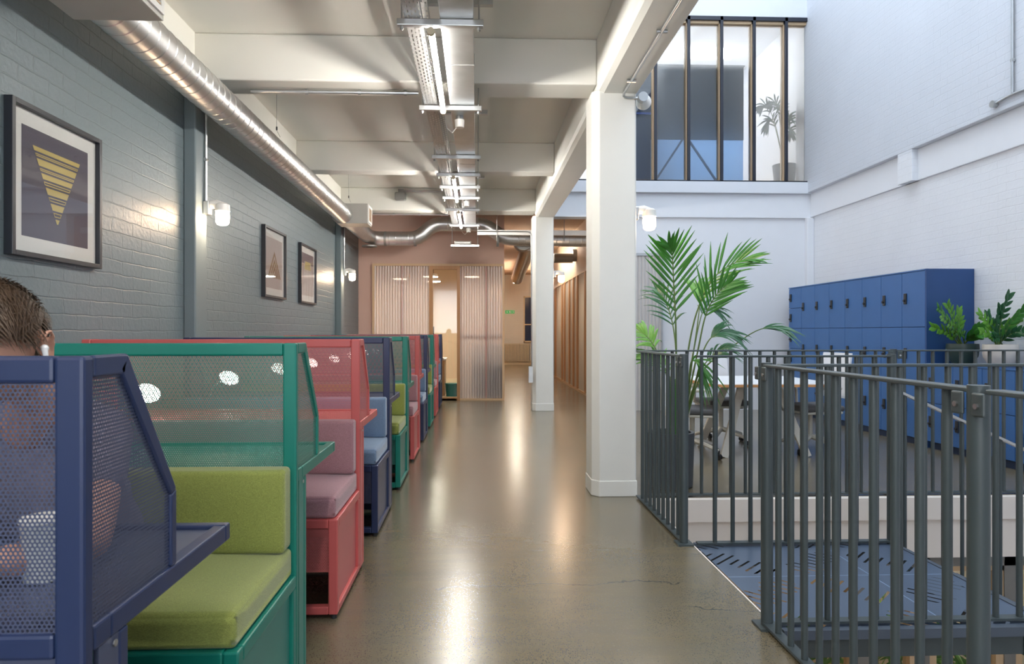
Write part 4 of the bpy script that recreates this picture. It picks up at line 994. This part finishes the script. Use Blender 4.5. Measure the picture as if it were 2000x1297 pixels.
def pot(name, label, x, y, m, r=.15, h=.21):
    t = thing(name, label, 'pot', (x, y, .905))
    MB().lathe([(.06, 0), (.10, .01), (r*.93, .08), (r, .16), (r*.97, h), (r*.92, h), (r*.9, h-.02), (0, h-.02)], n=36).build('bowl', m, t, smooth=True); MB().lathe([(0, h-.014), (r*.9, h-.016)], n=24).build('soil', 'soil', t)
PX, PY = 5.05, 6.92
pot('flower_pot', 'dark green bowl pot on the low blue lockers', PX, PY, 'pot_green')
t = thing('zz_plant', 'leafy plant with spreading stems in the dark green bowl pot', 'plant')
for tip, m in (((4.72, 6.8, 1.46), 'leaf'), ((4.88, 6.9, 1.50), 'leaf_bright'), ((4.72, 6.75, 1.38), 'leaf_bright'), ((4.70, 6.85, 1.28), 'leaf_bright'), ((5.03, 6.95, 1.43), 'leaf_bright'), ((5.20, 6.8, 1.31), 'leaf'), ((4.86, 6.7, 1.22), 'leaf'), ((5.16, 6.7, 1.20), 'leaf')):
    zz(t, (PX+random.uniform(-.03, .03), PY+random.uniform(-.03, .03), 1.09), tip, 7, .105, .024, m)
PX, PY = 5.14, 6.52
pot('flower_pot', 'white bowl pot on the low blue lockers', PX, PY, 'pot_white')
t = thing('zz_plant', 'taller leafy plant in the white bowl pot, by the right edge', 'plant')
for tip, m in (((4.93, 6.5, 1.40), 'leaf_bright'), ((5.04, 6.55, 1.40), 'leaf_dark'), ((5.20, 6.5, 1.58), 'leaf_dark'), ((5.27, 6.4, 1.45), 'leaf'), ((4.90, 6.45, 1.24), 'leaf_bright'), ((5.26, 6.3, 1.26), 'leaf_dark'), ((5.12, 6.5, 1.46), 'leaf_dark'), ((5.28, 6.5, 1.36), 'leaf_bright'), ((4.95, 6.35, 1.18), 'leaf_dark')):
    zz(t, (PX+random.uniform(-.03, .03), PY+random.uniform(-.03, .03), 1.09), tip, 7, .10, .023, m)
# upstairs plant
t = thing('upstairs_planter', 'dark round pot blurred behind the last frosted panes upstairs', 'planter', (5.12, 11.2, 3.6))
MB().lathe([(.12, 0), (.15, .01), (.19, .42), (.17, .42), (.16, .38), (0, .38)], n=28).build('body', 'planter_grey', t, smooth=True)
t = thing('upstairs_palm', 'leafy plant blurred behind the last frosted panes upstairs', 'plant')
for k, (tip, top) in enumerate((((4.62, 11.05, 4.90), 4.98), ((4.85, 11.1, 5.0), 5.02), ((5.0, 11.1, 4.95), 4.92), ((5.16, 11.1, 4.8), 4.78), ((4.75, 11.1, 4.6), 4.75), ((5.18, 11.1, 4.5), 4.6))):
    frond(t, [(5.12, 11.2, 3.95), (5.12+(tip[0]-5.12)*.35, 11.15, top-.3), (5.12+(tip[0]-5.12)*.7, 11.1, top), tip], .5, 9, .26, .018, 40, .4, (0, -1, .3), 'leaf_dark')
# lower storey: greenery, lamps and a passer-by seen through the glazing
for i, (x, y, s) in enumerate(((3.75, 6.3, 1.0), (4.35, 6.7, .75), (2.6, 6.4, .9))):
    t = thing('indoor_palm', ['bushy palm behind the lower glazing, below the middle of the landing', 'bushy palm behind the lower glazing, right of the landing', 'bushy palm behind the lower glazing, left end'][i], 'plant')
    MB().lathe([(.16, -3.4), (.2, -3.0), (0, -3.0)], (x, y, 0), 20).build('pot', 'pot_white', t)
    for k in range(11):
        a = 2.4*k; r = .5*s; frond(t, [(x, y, -3.0), (x+r*.3*cos(a), y+r*.3*sin(a), -2.1), (x+r*cos(a), y+r*sin(a), -1.5-.25*(k % 3)), (x+r*1.5*cos(a), y+r*1.5*sin(a), -1.7-.3*(k % 3))], .35, 11, .34, .02, 50, .4, (0, -1, .5), ('leaf', 'leaf_bright')[k % 2])
for i, (x, y) in enumerate(((4.35, 6.4), (3.2, 7.5), (2.0, 7.2), (4.9, 8.3))):
    t = thing('cafe_pendant', ['oval pendant lamp behind the lower glazing, right of the landing', 'pendant lamp deeper inside the lower room, centre', 'pendant lamp inside the lower room, left', 'pendant lamp farthest inside the lower room'][i], 'light', (x, y, 0), group='lower storey pendants')
    MB().ell((0, 0, -.88), (.17, .17, .05), 20, 8).build('shade', 'cafe_glow', t, smooth=True); MB().cyl((0, 0, -.84), (0, 0, -.5), .004, 6).build('cord', 'black_plastic', t)
struct(MB().box(1.25, 5.33, 5.3, 9.5, -.5, -.46).build('ceiling_lower', 'beige_plaster'))
# ================================================================ PERSON
def head_mb(b, mt, fine=True):
    """head centred at the origin, facing -Y, 0.23 tall"""
    me = bmesh.new(); bmesh.ops.create_icosphere(me, subdivisions=5, radius=1)
    def g(p, c, s, a): return a*math.exp(-sum(((p[i]-c[i])/s[i])**2 for i in range(3)))
    for v in me.verts:
        p = v.co.copy(); x, y, z = p
        jaw = 1-.26*max(0, -z)**1.4
        q = Vector((x*.076*jaw, y*.096*(1-.10*max(0, -z)), z*.115))
        if y > 0 and z < 0: q.y *= 1-.35*(-z)
        fwd = 0
        fwd += g(p, (0, -1, -.12), (.13, .6, .22), .022)           # nose
        fwd += g(p, (0, -1, -.26), (.20, .6, .09), .006)           # nostrils
        fwd += g(p, (0, -.95, .18), (.6, .6, .10), .005)           # brow
        for s in (-1, 1):
            fwd -= g(p, (s*.38, -.9, .02), (.20, .5, .12), .010)   # eye socket
            fwd += g(p, (s*.38, -.9, .0), (.11, .5, .06), .006)    # lid
            fwd += g(p, (s*.50, -.8, -.25), (.25, .5, .2), .004)   # cheek
        fwd += g(p, (0, -.9, -.50), (.26, .5, .06), .006) + g(p, (0, -.9, -.60), (.22, .5, .05), .006) - g(p, (0, -.9, -.55), (.28, .5, .02), .004)
        fwd += g(p, (0, -.7, -.86), (.3, .5, .18), .010)           # chin
        q.y -= fwd
        v.co = q
    me.verts.ensure_lookup_table()
    vs = [mt @ v.co for v in me.verts]; fs = [[v.index for v in f.verts] for f in me.faces]; me.free()
    b.add(vs, fs)
    for s in (-1, 1):   # ears: rim, bowl, lobe
        pts = []
        for k in range(11):
            a = radians(-100+k*24); pts.append(mt @ Vector((s*(.083+.013*sin(max(0, a+.6)*.8)), .014+.019*cos(a), -.004+.035*sin(a))))
        b.tube(pts, [.0045]*10+[.006], 8)
        e = mt @ Matrix.Translation((s*.080, .015, -.005)) @ Matrix.Rotation(s*radians(18), 4, 'Z')
        b.ell((0, 0, 0), (.007, .021, .034), 14, 10, e); b.ell((0, 0, 0), (.004, .007, .009), 10, 6, mt @ Matrix.Translation((s*.079, .004, -.032)))
def limb(b, pts, rs, n=14):
    P = bez(pts, 6*(len(pts)-1)); m = len(rs)-1
    R = []
    for i in range(len(P)):
        s = i/(len(P)-1)*m; j = min(int(s), m-1); R.append(rs[j]+(rs[j+1]-rs[j])*(s-j))
    b.tube(P, R, n); b.ell(P[0], (R[0],)*3, 12, 8); b.ell(P[-1], (R[-1],)*3, 12, 8)
def hand(b, wrist, fwd, up, side, size=1.0, curl=.5):
    """palm with four curled fingers and a thumb on the given side"""
    f = Vector(fwd).normalized(); u = Vector(up); u = (u-f*u.dot(f)).normalized(); r = f.cross(u).normalized()*side
    w = Vector(wrist)
    for k in range(4):
        o = (k-1.5)*.020*size; limb(b, [w+r*o*.6, w+f*.045*size+r*o*.9, w+f*.085*size+r*o], [.014*size, .013*size, .0105*size], 10)
        L = (.064, .074, .069, .054)[k]*size; base = w+f*.085*size+r*o
        a1, a2, a3 = curl*.5, curl*1.1, curl*1.6
        p1 = base+(f*cos(a1)-u*sin(a1))*L*.45; p2 = p1+(f*cos(a2)-u*sin(a2))*L*.32; p3 = p2+(f*cos(a3)-u*sin(a3))*L*.23
        b.tube([base, p1, p2, p3], [.0095*size, .0085*size, .0078*size, .0065*size], 8); b.ell(p3, (.0065*size,)*3, 8, 6)
    tb = w+f*.025*size-r*.028*size; p1 = tb+(f*.55-r*.6-u*.2).normalized()*.038*size; p2 = p1+(f*.85-r*.25-u*.3).normalized()*.030*size
    b.tube([w+f*.01*size-r*.008*size, tb, p1, p2], [.013*size, .013*size, .0105*size, .0085*size], 10); b.ell(p2, (.0085*size,)*3, 8, 6)
def remesh(o, vox, sm=3):
    r = o.modifiers.new('continuous', 'REMESH'); r.mode = 'VOXEL'; r.voxel_size = vox; r.use_smooth_shade = True
    if sm: s = o.modifiers.new('soften', 'SMOOTH'); s.iterations = sm; s.factor = .5
def seated_person():
    t = thing('person', 'person with short brown hair and white earbud, seated behind the navy mesh screen', 'person')
    HX, HY, HZ = -.972, 1.425, 1.204
    mt = Matrix.Translation((HX, HY, HZ)) @ Matrix.Rotation(radians(3), 4, 'Z') @ Matrix.Rotation(radians(30), 4, 'X')
    b = MB(); head_mb(b, mt)
    limb(b, [(-.985, 1.49, 1.16), (-.99, 1.57, 1.10), (-1.04, 1.64, 1.02)], [.052, .055, .065])
    b.ell((-1.06, 1.72, .86), (.155, .10, .22)); b.ell((-1.06, 1.86, .66), (.14, .11, .16))
    sh = [(-.90, 1.66, .99), (-1.22, 1.66, .99)]
    limb(b, [sh[0], (-.83, 1.52, .88), (-.79, 1.42, .812)], [.058, .048, .042]); limb(b, [(-.79, 1.42, .815), (-.83, 1.345, .812), (-.915, 1.28, .806)], [.040, .036, .026])
    limb(b, [sh[1], (-1.29, 1.52, .88), (-1.30, 1.42, .812)], [.058, .048, .042]); limb(b, [(-1.30, 1.42, .815), (-1.22, 1.34, .812), (-1.12, 1.27, .806)], [.040, .036, .026])
    hand(b, (-.925, 1.27, .803), (-1, -.25, 0), (0, 0, 1), -1, .95, .35); hand(b, (-1.11, 1.26, .803), (1, -.35, 0), (0, 0, 1), 1, .95, .35)
    for s in (-1, 1): limb(b, [(-1.06+s*.09, 1.93, .60), (-1.06+s*.12, 1.60, .60), (-1.06+s*.12, 1.50, .58)], [.085, .075, .062]); limb(b, [(-1.06+s*.12, 1.50, .56), (-1.06+s*.12, 1.48, .32), (-1.06+s*.12, 1.52, .09)], [.058, .052, .036]); limb(b, [(-1.06+s*.12, 1.54, .045), (-1.06+s*.125, 1.40, .035)], [.036, .030])
    o = b.build('body', 'skin', t); remesh(o, .0048, 2)
    b = MB(); b.ell((-1.06, 1.71, .88), (.165, .118, .20)); b.ell((-1.06, 1.86, .68), (.165, .13, .18)); b.ell((-1.06, 1.80, .78), (.165, .12, .18)); limb(b, [(-1.21, 1.67, .995), (-1.05, 1.67, 1.03), (-.91, 1.67, .995)], [.07, .075, .07])
    limb(b, [(-.90, 1.66, .99), (-.85, 1.55, .91)], [.074, .066]); limb(b, [(-1.22, 1.66, .99), (-1.27, 1.55, .91)], [.074, .066])
    o = b.build('shirt', 'shirt', t); remesh(o, .008, 4)
    b = MB()
    for s in (-1, 1): limb(b, [(-1.06+s*.08, 1.93, .62), (-1.06+s*.12, 1.60, .62), (-1.06+s*.12, 1.49, .59)], [.10, .090, .076]); limb(b, [(-1.06+s*.12, 1.48, .58), (-1.06+s*.12, 1.47, .34), (-1.06+s*.12, 1.51, .11)], [.074, .066, .056])
    b.ell((-1.06, 1.93, .61), (.18, .11, .09)); o = b.build('trousers', 'trousers', t); remesh(o, .009, 4)
    b = MB()
    for s in (-1, 1): b.ell((-1.06+s*.125, 1.45, .042), (.045, .13, .042))
    b.build('shoes', 'black_rubber', t, smooth=True)
    # hair: a cap with a hairline plus many short locks
    b = MB(); bm = bmesh.new(); bmesh.ops.create_icosphere(bm, subdivisions=5, radius=1)
    def hairline(p):   # True where hair grows
        x, y, z = p
        if abs(x) > .62 and -.12 < y < .55 and z < .30: return False
        if y < -.25: return z > .42+.10*(1-abs(x)) - .55*max(0, abs(x)-.72)*2
        if y < .12: return z > .05-.35*max(0, abs(x)-.6)
        return z > -.42
    kill = [v for v in bm.verts if not hairline(v.co)]
    bmesh.ops.delete(bm, geom=kill, context='VERTS')
    bm.verts.ensure_lookup_table(); base = []
    for v in bm.verts:
        p = v.co.copy(); n = .5+.5*noise.noise(p*5); top = max(0, p.z)
        side = max(0, min(1, (p.z+.1)/.5)); k = 1.03+.07*side+.09*top+.06*n*(.3+top)
        q = Vector((p.x*.080*k*(1-.15*max(0, -p.z)), p.y*.099*k*(1-.2*max(0, -p.z) if p.y > 0 else 1), p.z*.117*k)); base.append((q.copy(), p.copy())); v.co = q
    b.add([mt @ v.co for v in bm.verts], [[v.index for v in f.verts] for f in bm.faces]); bm.free()
    R3x3 = mt.to_3x3(); rnd = random.Random(3)
    for _ in range(3600):
        q, p = rnd.choice(base); nrm = Vector((p.x/.08, p.y/.099, p.z/.117)).normalized()
        sweep = Vector((.55*(1 if rnd.random() < .8 else -.4), -.35, -.15+.3*p.z)) if p.z > .45 else Vector((.1*p.x, -.15, -1))
        d = (sweep-nrm*sweep.dot(nrm)).normalized(); L = (.028 if p.z > .3 else .014)*rnd.uniform(.7, 1.3)
        a = q; c = q+d*L*.5+nrm*.006; e = q+d*L+nrm*rnd.uniform(.0, .009); s = d.cross(nrm)*rnd.uniform(.0007, .0016)
        V = [mt @ w for w in (a-s, a+s, c+s*.8, c-s*.8, e)]; b.add(V, [(0, 1, 2, 3), (3, 2, 4)])
    o = b.build('hair', 'hair', t)
    for p in o.data.polygons: p.use_smooth = True
    b = MB(); e = Matrix.Translation((0, 0, 0)); w = mt
    b.ell(w @ Vector((.091, -.004, .002)), (.008, .008, .008), 12, 8)
    b.tube([w @ Vector((.092, -.006, .004)), w @ Vector((.095, -.014, -.010)), w @ Vector((.092, -.020, -.036))], [.0065, .005, .0042], 10)
    b.build('earbud', 'white_pen', t, smooth=True)
    b = MB()
    for s in (-1, 1): b.bar(mt @ Vector((s*.014, -.098, .026)), mt @ Vector((s*.046, -.088, .024)), .005, .006)
    b.build('eyebrows', 'hair', t)
seated_person()
# things on the navy desk
t = thing('paper_cup', 'pale paper cup on the navy desk behind the mesh', 'cup', (-.826, 1.33, .765))
MB().lathe([(.027, 0), (.031, .003), (.036, .118), (.0375, .122), (.035, .122), (.034, .1), (0, .1)], n=32).build('body', 'paper_cup', t, smooth=True)
MB().lathe([(.0365, .112), (.039, .114), (.039, .121), (.0365, .122)], n=32).build('rim', 'white_plastic', t, smooth=True)
t = thing('eyeglasses', 'thin wire glasses lying on the navy desk left of the cup', 'glasses', (-.93, 1.22, .769))
b = MB()
for s in (-1, 1): b.tube([(s*.033+.024*cos(a*pi/8), .0, .022+.019*sin(a*pi/8)) for a in range(17)], .0013, 6)
b.tube([(-.009, 0, .026), (0, -.002, .030), (.009, 0, .026)], .0013, 6); b.build('rims', 'galvanised', t)
for s in (-1, 1): MB().tube([(s*.057, 0, .026), (s*.055, .08, .014), (s*.045, .12, .002)], .0013, 6).build('temple', 'galvanised', t)
# passer-by in the lower room
t = thing('person', 'person in a dark top standing in the lower room, head seen between the stair balusters', 'person')
px, py, pz = 3.30, 5.75, -3.4
mt = Matrix.Translation((px, py, pz+1.62)) @ Matrix.Rotation(radians(25), 4, 'Z')
b = MB(); head_mb(b, mt); limb(b, [(px, py+.01, pz+1.53), (px, py+.02, pz+1.42)], [.052, .06]); b.ell((px, py+.02, pz+1.22), (.17, .11, .26)); b.ell((px, py+.02, pz+.96), (.155, .11, .16))
for s in (-1, 1):
    limb(b, [(px+s*.19, py+.02, pz+1.38), (px+s*.23, py+.03, pz+1.10), (px+s*.22, py-.06, pz+.86)], [.052, .042, .028]); hand(b, (px+s*.22, py-.06, pz+.86), (0, -.2, -1), (0, -1, 0), s, 1, .4)
    limb(b, [(px+s*.09, py+.02, pz+.90), (px+s*.10, py, pz+.48), (px+s*.10, py+.02, pz+.08)], [.085, .058, .04]); limb(b, [(px+s*.10, py+.02, pz+.04), (px+s*.11, py-.14, pz+.03)], [.036, .028])
o = b.build('body', 'skin', t); remesh(o, .008, 2)
b = MB(); b.ell((px, py+.02, pz+1.22), (.19, .125, .27)); b.ell((px, py+.02, pz+1.0), (.17, .125, .16)); limb(b, [(px-.18, py+.02, pz+1.40), (px+.18, py+.02, pz+1.40)], [.06, .06])
for s in (-1, 1): limb(b, [(px+s*.19, py+.02, pz+1.39), (px+s*.23, py+.03, pz+1.10), (px+s*.225, py-.03, pz+.94)], [.065, .055, .045])
o = b.build('top', 'trousers', t); remesh(o, .012, 3)
b = MB()
for s in (-1, 1): limb(b, [(px+s*.09, py+.02, pz+.92), (px+s*.10, py, pz+.48), (px+s*.10, py+.02, pz+.07)], [.10, .075, .06])
o = b.build('trousers', 'trousers', t); remesh(o, .012, 3)
b = MB(); bm = bmesh.new(); bmesh.ops.create_icosphere(bm, subdivisions=4, radius=1)
bmesh.ops.delete(bm, geom=[v for v in bm.verts if not (v.co.z > .5 or (v.co.y > .0 and v.co.z > -.45))], context='VERTS')
b.add([mt @ Vector((v.co.x*.085, v.co.y*.106, v.co.z*.126)) for v in bm.verts], [[v.index for v in f.verts] for f in (bm.faces, bm.verts.index_update())[0]]); bm.free()
b.build('hair', 'hair', t, smooth=True)
